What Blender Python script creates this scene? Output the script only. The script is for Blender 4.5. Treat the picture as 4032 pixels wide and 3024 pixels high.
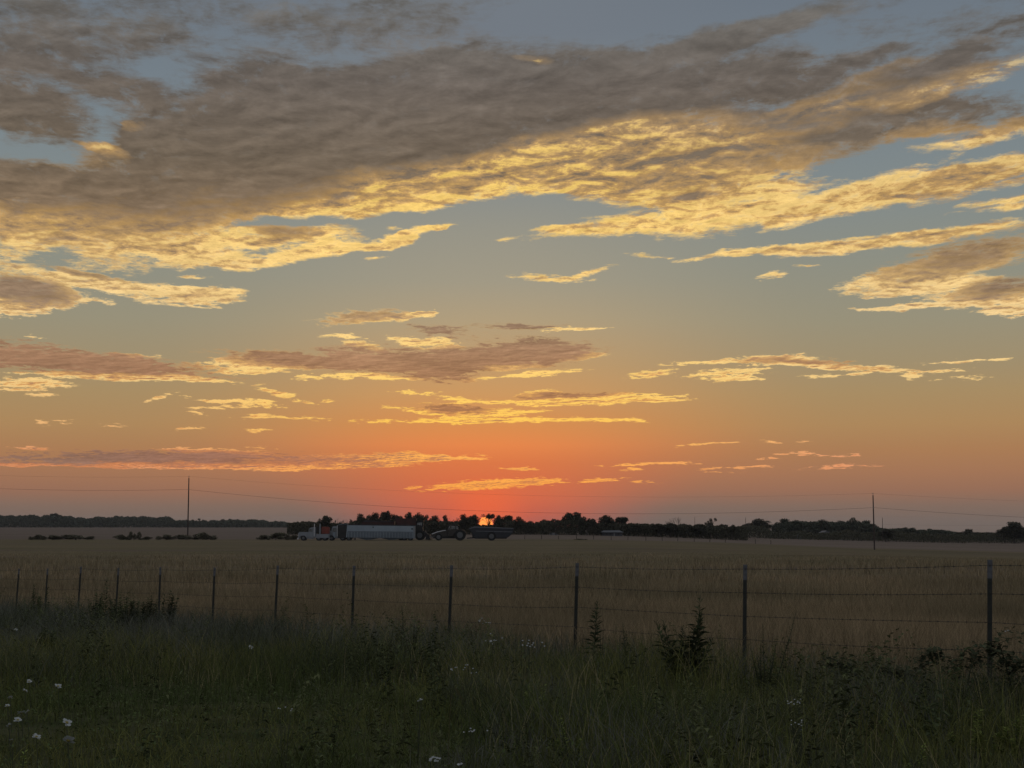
import bpy, bmesh, math, random
import numpy as np
from mathutils import Vector, Matrix

# ------------------------------------------------------------------ clear
for o in list(bpy.data.objects):
    bpy.data.objects.remove(o, do_unlink=True)
SC = bpy.context.scene
COL = SC.collection
R = math.radians

# ------------------------------------------------------------------ camera
EYE = 3.05                       # eye height above the far field (z = 0)
F = 5757.0                       # focal length in photograph pixels (4032 wide)
HOR = 2065.0                     # row of the true horizon
PITCH = math.atan((HOR - 1512.0) / F)
cam_d = bpy.data.cameras.new('camera')
cam = bpy.data.objects.new('camera', cam_d)
COL.objects.link(cam)
cam.location = (0, 0, EYE)
cam.rotation_euler = (math.pi / 2 + PITCH, 0, 0)
cam_d.sensor_width = 36.0
cam_d.lens = 36.0 * F / 4032.0
cam_d.clip_start = 0.1
cam_d.clip_end = 20000
SC.camera = cam

def ray(px, py):
    """direction of a photograph pixel in world space"""
    x = (px - 2016.0) / F
    y = -(py - 1512.0) / F
    c, s = math.cos(PITCH), math.sin(PITCH)
    return Vector((x, c - y * s, s + y * c))

def at(px, py, d):
    v = ray(px, py)
    v = v * (d / v.y)
    return Vector((v.x, d, v.z + EYE))

def px_x(px, d):
    return (px - 2016.0) / F * d / math.cos(PITCH) * math.cos(PITCH) if False else at(px, HOR, d).x

# ------------------------------------------------------------------ render look
SC.view_settings.view_transform = 'Standard'
SC.view_settings.look = 'None'
SC.view_settings.exposure = 0.0
SC.view_settings.gamma = 1.0
SC.cycles.max_bounces = 5
SC.cycles.diffuse_bounces = 2
SC.cycles.transparent_max_bounces = 8
SC.cycles.volume_bounces = 0
SC.cycles.sample_clamp_indirect = 4.0

SUN_AZ, SUN_EL = -1.03, 0.03     # degrees, azimuth right of +Y

def lin(c):
    return tuple(((v / 255.0) / 12.92 if v / 255.0 <= 0.04045 else ((v / 255.0 + 0.055) / 1.055) ** 2.4) for v in c)

# ------------------------------------------------------------------ world (dusk sky)
world = bpy.data.worlds.new("World")
SC.world = world
world.use_nodes = True
NT = world.node_tree
NT.nodes.clear()
world.cycles.sampling_method = 'MANUAL'
world.cycles.sample_map_resolution = 512

class G:
    """tiny helper that wires shader nodes"""
    def __init__(s, nt): s.nt = nt
    def node(s, t, **k):
        n = s.nt.nodes.new(t)
        for a, b in k.items(): setattr(n, a, b)
        return n
    def put(s, sock, v):
        if isinstance(v, bpy.types.NodeSocket): s.nt.links.new(v, sock)
        elif v is not None: sock.default_value = v
    def m(s, op, a, b=None, c=None, clamp=False):
        n = s.node('ShaderNodeMath', operation=op, use_clamp=clamp)
        for i, v in enumerate((a, b, c)): s.put(n.inputs[i], v)
        return n.outputs[0]
    def v(s, op, a, b=None, c=None, out=0):
        n = s.node('ShaderNodeVectorMath', operation=op)
        for i, x in enumerate((a, b, c)): s.put(n.inputs[i], x)
        return n.outputs[out]
    def mapr(s, x, a, b, c=0.0, d=1.0, smooth=True):
        n = s.node('ShaderNodeMapRange')
        n.interpolation_type = 'SMOOTHSTEP' if smooth else 'LINEAR'
        n.clamp = True
        for i, v in enumerate((x, a, b, c, d)): s.put(n.inputs[i], v)
        return n.outputs[0]
    def mix(s, f, a, b):
        n = s.node('ShaderNodeMix', data_type='RGBA')
        s.put(n.inputs[0], f)
        s.put(n.inputs[6], a if isinstance(a, bpy.types.NodeSocket) else (*a, 1))
        s.put(n.inputs[7], b if isinstance(b, bpy.types.NodeSocket) else (*b, 1))
        return n.outputs[2]
    def ramp(s, x, stops, interp='LINEAR'):
        n = s.node('ShaderNodeValToRGB')
        cr = n.color_ramp; cr.interpolation = interp
        while len(cr.elements) < len(stops): cr.elements.new(0.5)
        for e, (p, c) in zip(cr.elements, stops):
            e.position = p; e.color = (*c, 1)
        s.put(n.inputs[0], x)
        return n.outputs[0]
    def noise(s, vec, scale, detail=4, rough=0.5, dist=0.0, dim='3D', out=0, lac=2.0):
        n = s.node('ShaderNodeTexNoise', noise_dimensions=dim)
        s.put(n.inputs['Vector'], vec)
        n.inputs['Scale'].default_value = scale
        n.inputs['Detail'].default_value = detail
        n.inputs['Roughness'].default_value = rough
        n.inputs['Lacunarity'].default_value = lac
        n.inputs['Distortion'].default_value = dist
        return n.outputs[out]
    def comb(s, x, y, z=0.0):
        n = s.node('ShaderNodeCombineXYZ')
        for i, v in enumerate((x, y, z)): s.put(n.inputs[i], v)
        return n.outputs[0]

W = G(NT)
tc = W.node('ShaderNodeTexCoord').outputs['Generated']
dirn = W.v('NORMALIZE', tc)
sp = W.node('ShaderNodeSeparateXYZ'); NT.links.new(dirn, sp.inputs[0])
DX, DY, DZ = sp.outputs
EL = W.m('MULTIPLY', W.m('ARCSINE', DZ), 180 / math.pi)           # elevation, degrees
AZ = W.m('MULTIPLY', W.m('ARCTAN2', DX, DY), 180 / math.pi)       # azimuth, degrees
AZS = W.m('ABSOLUTE', W.m('SUBTRACT', AZ, SUN_AZ))

def elramp(pts, top=24.0):
    return W.ramp(W.m('DIVIDE', EL, top, clamp=True), [(e / top, lin(c)) for e, c in pts], 'EASE' if False else 'LINEAR')

sunward = elramp([(0.0, (205, 90, 68)), (1.0, (218, 103, 68)), (1.7, (214, 108, 68)), (2.4, (216, 117, 70)),
                  (3.1, (226, 132, 75)), (3.9, (212, 140, 80)), (5.1, (200, 150, 96)), (6.2, (188, 152, 106)),
                  (8.0, (172, 155, 124)), (9.5, (157, 151, 132)), (11.5, (147, 146, 134)), (14.0, (128, 136, 138)), (19.0, (112, 120, 129))])
sideways = elramp([(0.0, (115, 101, 92)), (0.7, (128, 106, 93)), (1.3, (149, 109, 87)), (2.0, (161, 116, 86)),
                   (2.8, (168, 123, 85)), (3.8, (170, 134, 91)), (5.0, (165, 139, 99)), (6.2, (157, 141, 110)),
                   (7.8, (149, 143, 121)), (10.0, (139, 141, 129)), (12.5, (128, 137, 137)), (16.0, (116, 128, 136)), (20.0, (106, 116, 127))])
fs = W.m('MAXIMUM', W.mapr(AZS, 0.5, 14.0, 1.0, 0.0), 0.0)
fs_low = W.mapr(AZS, 0.0, W.mapr(EL, 0.0, 4.5, 7.2, 13.0, smooth=False), 1.0, 0.0)
lowm = W.mapr(EL, 0.5, 5.0, 1.0, 0.0)
fsun = W.m('ADD', W.m('MULTIPLY', fs_low, lowm), W.m('MULTIPLY', fs, W.m('SUBTRACT', 1.0, lowm)))
sky = W.mix(fsun, sideways, sunward)
# red glow close round the sun
dsun = Vector((math.sin(R(SUN_AZ)) * math.cos(R(SUN_EL)), math.cos(R(SUN_AZ)) * math.cos(R(SUN_EL)), math.sin(R(SUN_EL))))
sang = W.m('MULTIPLY', W.m('ARCCOSINE', W.m('MINIMUM', W.v('DOT_PRODUCT', dirn, tuple(dsun), out=1), 1.0)), 180 / math.pi)
glow = W.mapr(sang, 0.2, 2.1, 1.0, 0.0)
sky = W.mix(W.m('MULTIPLY', glow, 0.5), sky, lin((255, 106, 50)))
# unseen sky behind and overhead: plain blue grey, made brighter to light the ground
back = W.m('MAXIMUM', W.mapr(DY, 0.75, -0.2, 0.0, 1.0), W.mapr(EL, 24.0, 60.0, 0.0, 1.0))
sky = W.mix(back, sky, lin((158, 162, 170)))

# ---- cloud deck: coordinates on a level sheet of cloud, so that the texture shrinks towards the horizon
den = W.m('ADD', W.m('MAXIMUM', DZ, 0.0), 0.045)
CX = W.m('DIVIDE', DX, den)
CY = W.m('DIVIDE', DY, den)
plane = W.comb(CX, W.m('MULTIPLY', CY, 0.55))
# the wind has drawn the fine texture out along a slanting line
wsk = W.comb(W.m('ADD', W.m('MULTIPLY', CX, 0.93), W.m('MULTIPLY', CY, -0.20)), W.m('ADD', W.m('MULTIPLY', CY, 0.62), W.m('MULTIPLY', CX, 0.22)))
n_warp = W.noise(plane, 3.2, 5, 0.62, out=1)
n_big = W.noise(wsk, 2.3, 7, 0.62)
n_fine = W.noise(W.v('MULTIPLY', wsk, (1.0, 1.5, 1)), 8.0, 7, 0.66, 0.35)
n_fine_b = W.noise(W.v('ADD', W.v('MULTIPLY', wsk, (1.0, 1.5, 1)), (0.0, 0.035, 0)), 8.0, 7, 0.66, 0.35)
n_puff = W.noise(W.v('ADD', plane, (3.1, 7.7, 2.0)), 19.0, 6, 0.68, 0.3)

# thin level streaks that split the low clouds
n_str = W.noise(W.comb(W.m('ADD', W.m('MULTIPLY', AZ, 1.7), W.m('MULTIPLY', EL, 0.8)), W.m('MULTIPLY', EL, 9.0), 0.0), 1.0, 6, 0.68, 0.3)
# warp of the layout, smaller near the horizon
elk = W.m('ADD', W.m('MULTIPLY', W.m('MINIMUM', W.m('MAXIMUM', EL, 0.0), 22.0), 0.055), 0.10)
wv = W.v('MULTIPLY', W.v('SUBTRACT', n_warp, (0.5, 0.5, 0.5)), W.comb(W.m('ADD', W.m('MULTIPLY', elk, 2.4), 0.8), W.m('MULTIPLY', elk, 1.6), 0.0))
P = W.v('ADD', W.comb(AZ, EL, 0.0), wv)

# layout of the clouds: place, half length, half width, slant (degrees), density, greyness
CL = [
 # high grey sheets
 (560,30,420,80,2,.46,1.1),(250,60,230,80,0,.25,1.2),(20,110,150,170,0,.7,1.3),(900,70,220,60,-8,.46,1.0),(330,100,160,40,0,.22,1.1),(960,15,200,40,0,.22,1.0),(700,95,260,30,0,.2,1.0),
 (245,195,125,42,-4,1.1,1.15),(75,250,130,52,-4,1.3,1.25),(1170,130,50,10,0,.9,-.4),(225,325,62,14,-15,.8,-.2),(300,276,34,11,0,.8,-.2),(190,285,210,52,0,.36,1.1),(160,60,260,90,0,.30,1.15),(560,228,40,8,0,1.0,.1),(110,130,220,50,0,.45,1.1),
 # the main dark mass
 (570,265,300,125,6,1.6,1.15),(800,240,380,110,6,1.6,1.15),(540,140,150,45,6,.6,1.15),(500,355,300,100,8,1.5,1.0),(1050,215,380,110,8,1.5,1.1),
 (1350,190,380,80,8,1.4,1.1),(1250,150,330,42,13,.9,1.15),(1520,95,330,36,13,1.0,1.15),(1720,45,220,34,10,.7,1.1),(1620,190,330,60,8,1.2,1.05),
 (750,330,360,80,8,1.2,.9),(310,300,60,34,10,1.0,.95),
 (160,408,270,58,-3,1.3,1.0),(250,345,110,30,-6,.8,.85),(50,385,130,36,0,1.0,1.1),
 # dark parts on the right
 (2070,125,230,42,14,.75,1.1),(2160,60,170,34,12,.5,1.1),(2060,25,260,34,6,.5,1.1),(1930,105,190,26,12,.45,1.1),(1960,165,200,30,12,.55,.95),(1900,262,230,44,2,.9,1.0),(2120,240,170,42,-4,.6,1.1),(1800,262,90,16,10,.8,-.1),(1980,225,70,12,10,.8,-.1),
 (1760,262,200,40,0,.9,.95),(1700,330,200,36,4,.7,.8),
 # golden belly of the mass
 (1180,345,330,70,8,1.3,.25),(1000,375,260,52,8,1.2,.22),(1330,300,260,60,8,1.1,.25),(1420,350,330,60,4,1.2,.3),(1620,300,330,48,9,1.0,.3),
 (1790,225,240,36,18,1.1,.15),(2020,182,240,30,8,.8,.3),(1330,400,260,46,-6,1.1,.25),(1160,385,180,40,0,1.0,.05),
 (1520,385,260,50,2,.9,.35),(2120,290,160,22,6,.7,.25),(1980,285,100,16,4,.5,.3),
 # long bright streak low on the right
 (1520,467,390,26,6,1.1,.0),(1850,428,420,32,9,1.2,.12),(1290,494,150,12,3,.8,.0),(2080,395,190,34,10,.9,.25),(1600,420,240,22,6,.8,.2),
 (1900,385,170,14,14,.5,.1),(2160,440,120,12,8,.5,.1),
 # left flank in gold haze
 (560,410,360,62,10,1.2,.62),(250,450,330,56,4,1.1,.66),(120,475,230,34,2,.9,.2),(820,400,260,48,12,1.1,.2),
 (420,475,300,62,24,.8,.38),(230,510,240,42,0,.5,.35),(40,530,120,60,30,.5,.3),
 (860,447,210,20,7,1.1,.05),(950,425,90,14,10,.7,.0),(640,458,130,12,3,.6,.1),
 (560,520,210,24,6,1.0,.2),(420,552,150,26,-3,1.0,.15),(300,537,150,14,2,.7,.1),(690,543,220,17,10,1.1,.0),(870,512,150,10,14,.9,.0),(965,492,45,6,8,.7,.0),
 (610,505,70,18,0,.7,.9),(480,560,90,16,0,.7,.1),(850,497,25,4,0,.4,0),(820,553,28,4,10,.4,0),
 # left, lower
 (55,655,130,30,10,1.2,.25),(45,628,110,30,-6,1.2,1.0),(240,613,210,18,-3,1.1,.12),(420,640,110,24,2,1.2,.1),(470,634,70,10,6,.8,0),
 (200,590,110,8,-6,.7,.9),(410,592,40,6,-6,.6,.1),(205,647,55,4,0,.5,0),(75,722,14,4,0,.4,0),
 # right, lower
 (1640,542,200,9,4,1.0,.0),(1850,524,190,16,5,1.1,.1),(2060,508,180,16,3,1.0,.35),(2000,590,190,26,8,1.1,.2),(2100,555,200,36,8,1.0,.85),
 (2010,617,140,14,4,.9,.05),(2130,650,140,28,-4,1.1,.35),(2170,625,110,26,4,1.0,.95),(1990,662,140,7,2,1.0,0),(2180,675,60,8,4,.7,0),
 (1190,600,105,11,-2,.8,0),(1270,588,60,8,12,.6,0),(1090,513,24,4,0,.4,0),(1390,552,50,4,0,.5,0),(1665,597,50,4,8,.5,0),(1745,577,42,5,0,.5,0),(2190,455,90,10,2,.6,.1),
 # middle group
 (780,690,120,17,4,.8,.7),(860,688,90,8,8,.8,.1),(908,678,42,5,3,.7,0),(955,714,90,14,-4,.75,1.0),(1110,705,120,9,1,.85,1.0),(1250,711,75,4,0,.8,0),
 (750,731,60,6,-5,.9,0),(775,746,60,8,-6,.8,.2),(920,737,80,12,-2,.9,.1),(1205,716,50,4,0,.6,0),
 (1120,762,190,36,1,1.5,1.1),(860,778,250,32,0,1.4,1.05),(600,775,190,17,-2,1.2,.9),(970,806,90,24,0,1.0,1.05),(560,790,150,14,0,1.0,.3),
 (1105,791,100,7,2,.8,.0),(1250,772,70,8,5,.9,.15),(1140,808,150,7,5,1.0,0),(780,814,160,9,1,1.1,.0),(540,803,90,5,0,.8,0),
 # left group
 (110,775,250,34,-4,1.4,1.1),(300,793,230,20,-3,1.1,.9),(70,828,110,14,0,1.0,.1),(280,817,260,9,-1,1.1,.05),(290,769,60,5,-2,.7,.3),(420,823,90,5,0,.8,0),
 (30,841,45,4,0,.8,0),(90,852,34,5,0,.8,0),(345,861,36,5,14,.8,0),(385,853,24,3,14,.5,0),
 (500,866,110,6,-3,.9,.0),(560,877,70,6,-2,.9,0),(460,878,60,4,0,.7,0),(430,889,32,6,-10,.7,0),(618,853,75,9,-13,1.0,.25),(713,865,26,4,0,.7,0),
 (560,900,60,5,0,.9,0),(650,904,90,4,1,.9,0),(95,913,22,6,0,.8,0),(140,913,22,3,-8,.5,0),(245,918,26,3,0,.5,0),(398,925,34,6,0,.8,0),(442,926,16,3,0,.5,0),(552,930,34,4,0,.8,0),
 # right group
 (1600,780,170,8,3,1.1,.1),(1720,781,130,10,-1,1.2,.75),(1730,791,160,5,-1,1.0,.0),(1900,797,120,11,-5,1.0,.3),(1412,811,60,8,4,.9,.05),(1575,808,100,8,3,.9,.05),(1600,818,80,7,1,.9,.1),
 (1810,810,85,4,2,.9,0),(1970,813,50,4,-2,.8,0),(2110,777,110,5,-1,.8,0),(2080,818,60,3,0,.6,0),(2050,800,60,3,0,.4,0),
 # bright group over the sun
 (900,850,60,6,-1,.85,0),(1165,852,55,9,6,.9,.25),(1230,856,150,9,2,1.1,.95),(1210,868,280,7,1,1.2,0),(1390,858,100,7,0,1.0,0),(1000,862,70,7,-4,.9,.1),
 (975,884,95,10,-3,1.2,1.0),(910,890,100,6,-8,1.1,.0),(1080,893,120,10,3,1.1,.05),(960,909,140,7,0,1.1,0),(1180,908,220,6,0,1.2,0),(1320,909,90,3,0,.9,0),(800,908,50,3,0,.6,0),
 # low streaks
 (200,990,330,22,1,.85,1.05),(460,988,260,18,0,.8,.95),(760,995,220,16,2,1.1,.5),(300,1005,230,8,0,.9,.1),(60,1004,130,4,0,.9,.0),(520,1008,170,7,1,.8,.15),
 (640,1013,140,4,1,.8,0),(460,973,120,8,-3,.9,.1),(880,990,160,8,2,1.1,.0),(780,1005,120,4,2,.9,0),(980,991,75,4,2,1.0,0),(870,977,50,3,0,.5,0),(560,967,60,3,0,.5,0),(60,968,60,3,-2,.5,.1),
 (1050,1047,175,12,3,1.15,.0),(1150,1040,80,6,2,.7,0),(1295,1037,60,4,4,.9,0),(1130,1012,52,5,-3,.8,0),(1400,1001,110,3,3,.7,0),(1365,1012,40,3,3,.7,0),
 (1525,959,64,4,3,.8,0),(1660,953,26,4,0,.6,0),(1740,952,26,2,0,.5,0),(1610,1009,110,3,2,.8,0),(1655,990,30,3,-2,.7,0),(1760,983,80,3,-3,.8,0),(1845,981,22,3,-5,.7,0),
 (1810,1009,100,3,2,.7,0),(1470,1000,60,2,0,.5,0),(1390,1041,40,2,0,.5,0),(1560,1020,60,2,0,.4,0),
]
K = 4032 / 2212.0
accD = accS = None
for (cx, cy, hl, hw, an, de, gr) in CL:
    d0 = ray(cx * K, cy * K)
    az0 = math.degrees(math.atan2(d0.x, d0.y)); el0 = math.degrees(math.asin(d0.normalized().z))
    dpp = 1 / 55.1
    mp = W.node('ShaderNodeMapping', vector_type='TEXTURE')
    NT.links.new(P, mp.inputs[0])
    mp.inputs[1].default_value = (az0, el0, 0)
    mp.inputs[2].default_value = (0, 0, R(an))
    mp.inputs[3].default_value = (hl * dpp * 1.12, max(hw, 4.5) * dpp * 1.15, 1)
    gt = W.node('ShaderNodeTexGradient', gradient_type='SPHERICAL')
    NT.links.new(mp.outputs[0], gt.inputs[0])
    accD = W.m('MULTIPLY_ADD', gt.outputs[1], de * 1.25, accD if accD is not None else 0.0)
    accS = W.m('MULTIPLY_ADD', gt.outputs[1], de * 1.25 * gr, accS if accS is not None else 0.0)
D, S = accD, accS
ratio = W.m('DIVIDE', S, W.m('ADD', D, 0.001))
hi = W.mapr(EL, 3.0, 12.0, 0.0, 1.0)
# density with ragged edges
na = W.m('SUBTRACT', n_big, 0.5)
nb = W.m('SUBTRACT', n_fine, 0.5)
nc = W.m('SUBTRACT', n_puff, 0.5)
Dn = W.m('ADD', D, W.m('ADD', W.m('MULTIPLY', na, 1.05), W.m('ADD', W.m('MULTIPLY', nb, 1.6), W.m('MULTIPLY', nc, 1.1))))
Dn = W.m('ADD', Dn, W.m('MULTIPLY', W.m('SUBTRACT', n_str, 0.5), W.mapr(EL, 6.0, 12.0, 3.0, 0.7)))
Dn = W.m('SUBTRACT', Dn, W.mapr(EL, 5.0, 9.0, 0.16, 0.0))
alpha = W.mapr(Dn, W.mapr(EL, 5.0, 11.0, 0.14, 0.05), W.m('ADD', W.mapr(ratio, 0.5, 1.1, 0.48, 0.72), W.mapr(EL, 5.0, 12.0, 0.04, 0.20)))
alpha = W.m('MULTIPLY', alpha, W.mapr(D, 0.01, 0.10))
thick = W.mapr(Dn, 0.35, 1.7)
# undersides towards the low sun are lit, tops are not
calm = W.mapr(ratio, 0.22, 0.66, 1.0, 0.14)
lit = W.m('MULTIPLY', W.m('MULTIPLY', W.m('SUBTRACT', n_fine_b, n_fine), 3.4), calm)
gfac = W.m('ADD', ratio, W.m('ADD', W.m('MULTIPLY', W.m('SUBTRACT', thick, 0.35), 0.35), W.m('ADD', W.m('MULTIPLY', lit, 1.0), W.m('ADD', W.m('MULTIPLY', W.m('MULTIPLY', nb, -0.7), calm), W.m('ADD', W.m('MULTIPLY', na, W.m('ADD', 0.5, W.m('MULTIPLY', calm, 0.9))), W.m('MULTIPLY', W.m('MULTIPLY', nc, 1.2), calm))))))
grey = W.mapr(gfac, W.mapr(EL, 5.0, 10.0, 0.02, -0.08), W.mapr(EL, 5.0, 10.0, 0.85, 0.98), smooth=False)
edge = W.m('MULTIPLY', W.mapr(Dn, 0.26, 0.62, 1.0, 0.0), W.mapr(EL, 8.0, 12.5, 0.75, 0.0))
grey = W.m('MULTIPLY', grey, W.m('SUBTRACT', 1.0, W.m('MULTIPLY', edge, W.mapr(ratio, 0.55, 1.05, 1.0, 0.35))))
gold = elramp([(0.0, (255, 110, 56)), (1.4, (255, 172, 74)), (2.6, (255, 180, 88)), (3.6, (255, 200, 84)), (5.0, (255, 208, 104)),
               (7.5, (255, 216, 138)), (10.5, (255, 213, 128)), (13.5, (255, 213, 114)), (17.0, (250, 210, 132)), (21.0, (210, 190, 150))])
gold_side = elramp([(0.0, (190, 125, 100)), (1.4, (222, 148, 104)), (2.6, (232, 158, 112)), (3.8, (238, 184, 122)), (5.5, (244, 206, 136)),
                    (8.0, (250, 214, 150)), (11.0, (250, 211, 132)), (14.0, (236, 200, 128)), (17.0, (226, 198, 144)), (21.0, (190, 175, 150))])
gold = W.mix(W.mapr(AZS, 3.0, 15.0), gold, gold_side)
greyc = elramp([(0.0, (168, 92, 72)), (1.5, (165, 98, 76)), (2.5, (158, 108, 86)), (4.5, (164, 116, 80)), (6.5, (160, 122, 92)),
                (8.0, (142, 118, 96)), (11.0, (130, 108, 84)), (14.0, (112, 99, 84)), (17.0, (104, 96, 89)), (20.5, (101, 100, 97))])
greyc = W.mix(W.m('MULTIPLY', W.mapr(AZS, 5.0, 18.0), W.mapr(EL, 8.0, 2.0, 0.0, 1.0)), greyc, lin((140, 108, 92)))
# large soft differences inside the grey deck
tone = W.m('MULTIPLY', W.m('MULTIPLY', W.mapr(n_big, 0.32, 0.70, 0.82, 1.20, smooth=False), W.m('ADD', 1.0, W.m('MULTIPLY', W.m('SUBTRACT', n_fine_b, n_fine), 1.0))), W.mapr(n_puff, 0.3, 0.7, 1.05, 0.95, smooth=False))
greyc = W.v('SCALE', greyc, None); greyc.node.inputs[3].default_value = 1.0; NT.links.new(tone, greyc.node.inputs[3])
tan = elramp([(0.0, (190, 100, 66)), (1.5, (205, 120, 72)), (2.6, (205, 132, 84)), (4.5, (222, 160, 88)), (6.5, (214, 168, 108)),
              (9.0, (205, 168, 112)), (12.0, (200, 158, 96)), (15.0, (178, 144, 98)), (18.0, (140, 122, 100)), (21.0, (118, 112, 104))])
cloud = W.mix(W.mapr(grey, 0.0, 0.42, smooth=False), gold, tan)
cloud = W.mix(W.mapr(grey, 0.38, 1.0, smooth=False), cloud, greyc)
bright = W.m('MULTIPLY', W.mapr(n_fine, 0.3, 0.75, 0.88, 1.14, smooth=False), W.mapr(n_puff, 0.25, 0.7, 1.16, 0.88, smooth=False))
bright = W.m('MULTIPLY', bright, W.m('ADD', 1.0, W.m('MULTIPLY', W.m('SUBTRACT', n_fine_b, n_fine), 1.6)))
bright = W.m('ADD', 1.0, W.m('MULTIPLY', W.m('SUBTRACT', bright, 1.0), W.m('MULTIPLY', W.mapr(EL, 4.0, 11.0, 0.35, 1.0), W.mapr(grey, 0.3, 1.0, 1.0, 0.28))))
cb = W.v('SCALE', cloud, None); NT.links.new(bright, cb.node.inputs[3])
alpha = W.m('MULTIPLY', alpha, W.mapr(D, 0.0, 0.5, 0.75, 1.0))
alpha = W.m('MULTIPLY', alpha, W.mapr(n_puff, 0.28, 0.46, W.mapr(D, 0.6, 2.4, 0.45, 0.95), 1.0))
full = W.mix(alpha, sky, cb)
# below the horizon
full = W.mix(W.mapr(EL, 0.0, -1.2, 0.0, 1.0), full, lin((70, 62, 55)))
# the disc of the sun
disc = W.mapr(sang, 0.245, 0.285, 1.0, 0.0)
full = W.mix(disc, full, (1.8, 0.50, 0.07))
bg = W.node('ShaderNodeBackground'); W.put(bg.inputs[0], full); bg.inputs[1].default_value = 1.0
# physical dusk sky adds its faint blue overhead
nish = W.node('ShaderNodeTexSky', sky_type='NISHITA')
nish.sun_disc = False
nish.sun_elevation = R(SUN_EL)
nish.sun_rotation = R(SUN_AZ)
nish.air_density = 1.0; nish.dust_density = 2.0
bg2 = W.node('ShaderNodeBackground'); W.put(bg2.inputs[0], nish.outputs[0]); bg2.inputs[1].default_value = 0.006
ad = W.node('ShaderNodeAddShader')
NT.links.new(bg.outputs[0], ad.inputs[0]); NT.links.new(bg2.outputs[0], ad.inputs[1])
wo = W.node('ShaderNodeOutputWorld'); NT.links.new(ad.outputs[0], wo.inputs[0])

# ------------------------------------------------------------------ sun lamp, just above the horizon
sl = bpy.data.lights.new('sun', 'SUN')
sl.energy = 0.35
sl.angle = R(0.5)
sl.color = (1.0, 0.42, 0.16)
sun = bpy.data.objects.new('sun', sl)
COL.objects.link(sun)
sun.location = (0, 0, 60)
sun.rotation_euler = dsun.to_track_quat('Z', 'Y').to_euler()

# ------------------------------------------------------------------ helpers
random.seed(11)
RNG = np.random.default_rng(7)

def sstep(a, b, x):
    t = np.clip((x - a) / (b - a), 0, 1)
    return t * t * (3 - 2 * t)

_hy = np.array([-4000, 0, 6, 10, 15, 22, 30, 40, 48, 56, 66, 80, 9000.])
_hz = np.array([1.4, 1.4, 1.38, 1.36, 1.30, 1.10, .82, .50, .28, .12, .02, 0, 0])
def height(x, y):
    """lie of the land, metres (vectorised)"""
    x = np.asarray(x, float); y = np.asarray(y, float)
    b = np.zeros(np.broadcast(x, y).shape)
    for dy in (-4, -2, 0, 2, 4): b = b + np.interp(y + dy, _hy, _hz) / 5
    xp = np.maximum(x, 0)
    tilt = np.where(xp < 69, -0.00037 * xp ** 2, -1.76 - 0.024 * (xp - 69))
    tilt = np.maximum(tilt, -4.2) * sstep(60, 230, y)
    tilt = tilt - 0.0150 * np.clip(x / np.maximum(y, 1), 0, .45) * np.clip(y - 800, 0, 5000)
    near = 1 - sstep(120, 400, np.hypot(x, y))
    bumps = 0.035 * np.sin(x * 0.9 + 1.3) * np.cos(y * 0.7) + 0.05 * np.sin(x * 0.23 + y * 0.31)
    return b + tilt + bumps * near

def h1(x, y): return float(height(x, y))

MATS = {}
def mat(name, color, rough=0.8, spec=0.2, metal=0.0, noise=None, transl=0.0, bump=0.0, ramp=None, attr=None, coords='Object'):
    """procedural material: base colour varied by noise of a given scale (and by a per-blade tint)"""
    if name in MATS: return MATS[name]
    m = bpy.data.materials.new(name); m.use_nodes = True
    nt = m.node_tree; nt.nodes.clear(); g = G(nt)
    out = g.node('ShaderNodeOutputMaterial')
    c = None
    if noise or ramp:
        tco = g.node('ShaderNodeTexCoord').outputs[coords]
        nz = g.noise(tco, noise[0], 5, 0.6)
        c2 = noise[1]
        if ramp:
            c = g.ramp(nz, [(p, q) for p, q in ramp])
        else:
            c = g.mix(g.mapr(nz, 0.35, 0.65), color, c2)
    if attr:
        at_ = g.node('ShaderNodeAttribute', attribute_name='tint')
        k = g.mapr(at_.outputs['Fac'], 0, 1, attr[0], attr[1], smooth=False)
        vs = g.v('SCALE', c if c is not None else color)
        nt.links.new(k, vs.node.inputs[3]); c = vs
    if transl > 0:
        d = g.node('ShaderNodeBsdfDiffuse'); t = g.node('ShaderNodeBsdfTranslucent')
        for n in (d, t):
            if c is None: n.inputs[0].default_value = (*color, 1)
            else: nt.links.new(c, n.inputs[0])
        mx = g.node('ShaderNodeMixShader'); mx.inputs[0].default_value = transl
        nt.links.new(d.outputs[0], mx.inputs[1]); nt.links.new(t.outputs[0], mx.inputs[2])
        nt.links.new(mx.outputs[0], out.inputs[0])
    else:
        p = g.node('ShaderNodeBsdfPrincipled')
        if c is None: p.inputs['Base Color'].default_value = (*color, 1)
        else: nt.links.new(c, p.inputs['Base Color'])
        p.inputs['Roughness'].default_value = rough
        p.inputs['Metallic'].default_value = metal
        p.inputs['Specular IOR Level'].default_value = spec
        if bump:
            bn = g.node('ShaderNodeBump'); bn.inputs['Strength'].default_value = bump
            tco = g.node('ShaderNodeTexCoord').outputs[coords]
            nt.links.new(g.noise(tco, (noise[0] if noise else 8) * 3, 4, 0.6), bn.inputs['Height'])
            nt.links.new(bn.outputs[0], p.inputs['Normal'])
        nt.links.new(p.outputs[0], out.inputs[0])
    MATS[name] = m
    return m

def tag(o, label=None, cat=None, group=None, kind=None):
    if label: o['label'] = label
    if cat: o['category'] = cat
    if group: o['group'] = group
    if kind: o['kind'] = kind
    return o

def empty(name, loc, label, cat, group=None, rz=0.0):
    o = bpy.data.objects.new(name, None); COL.objects.link(o)
    o.location = loc; o.rotation_euler = (0, 0, rz); o.empty_display_size = 0.2
    return tag(o, label, cat, group)

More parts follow.
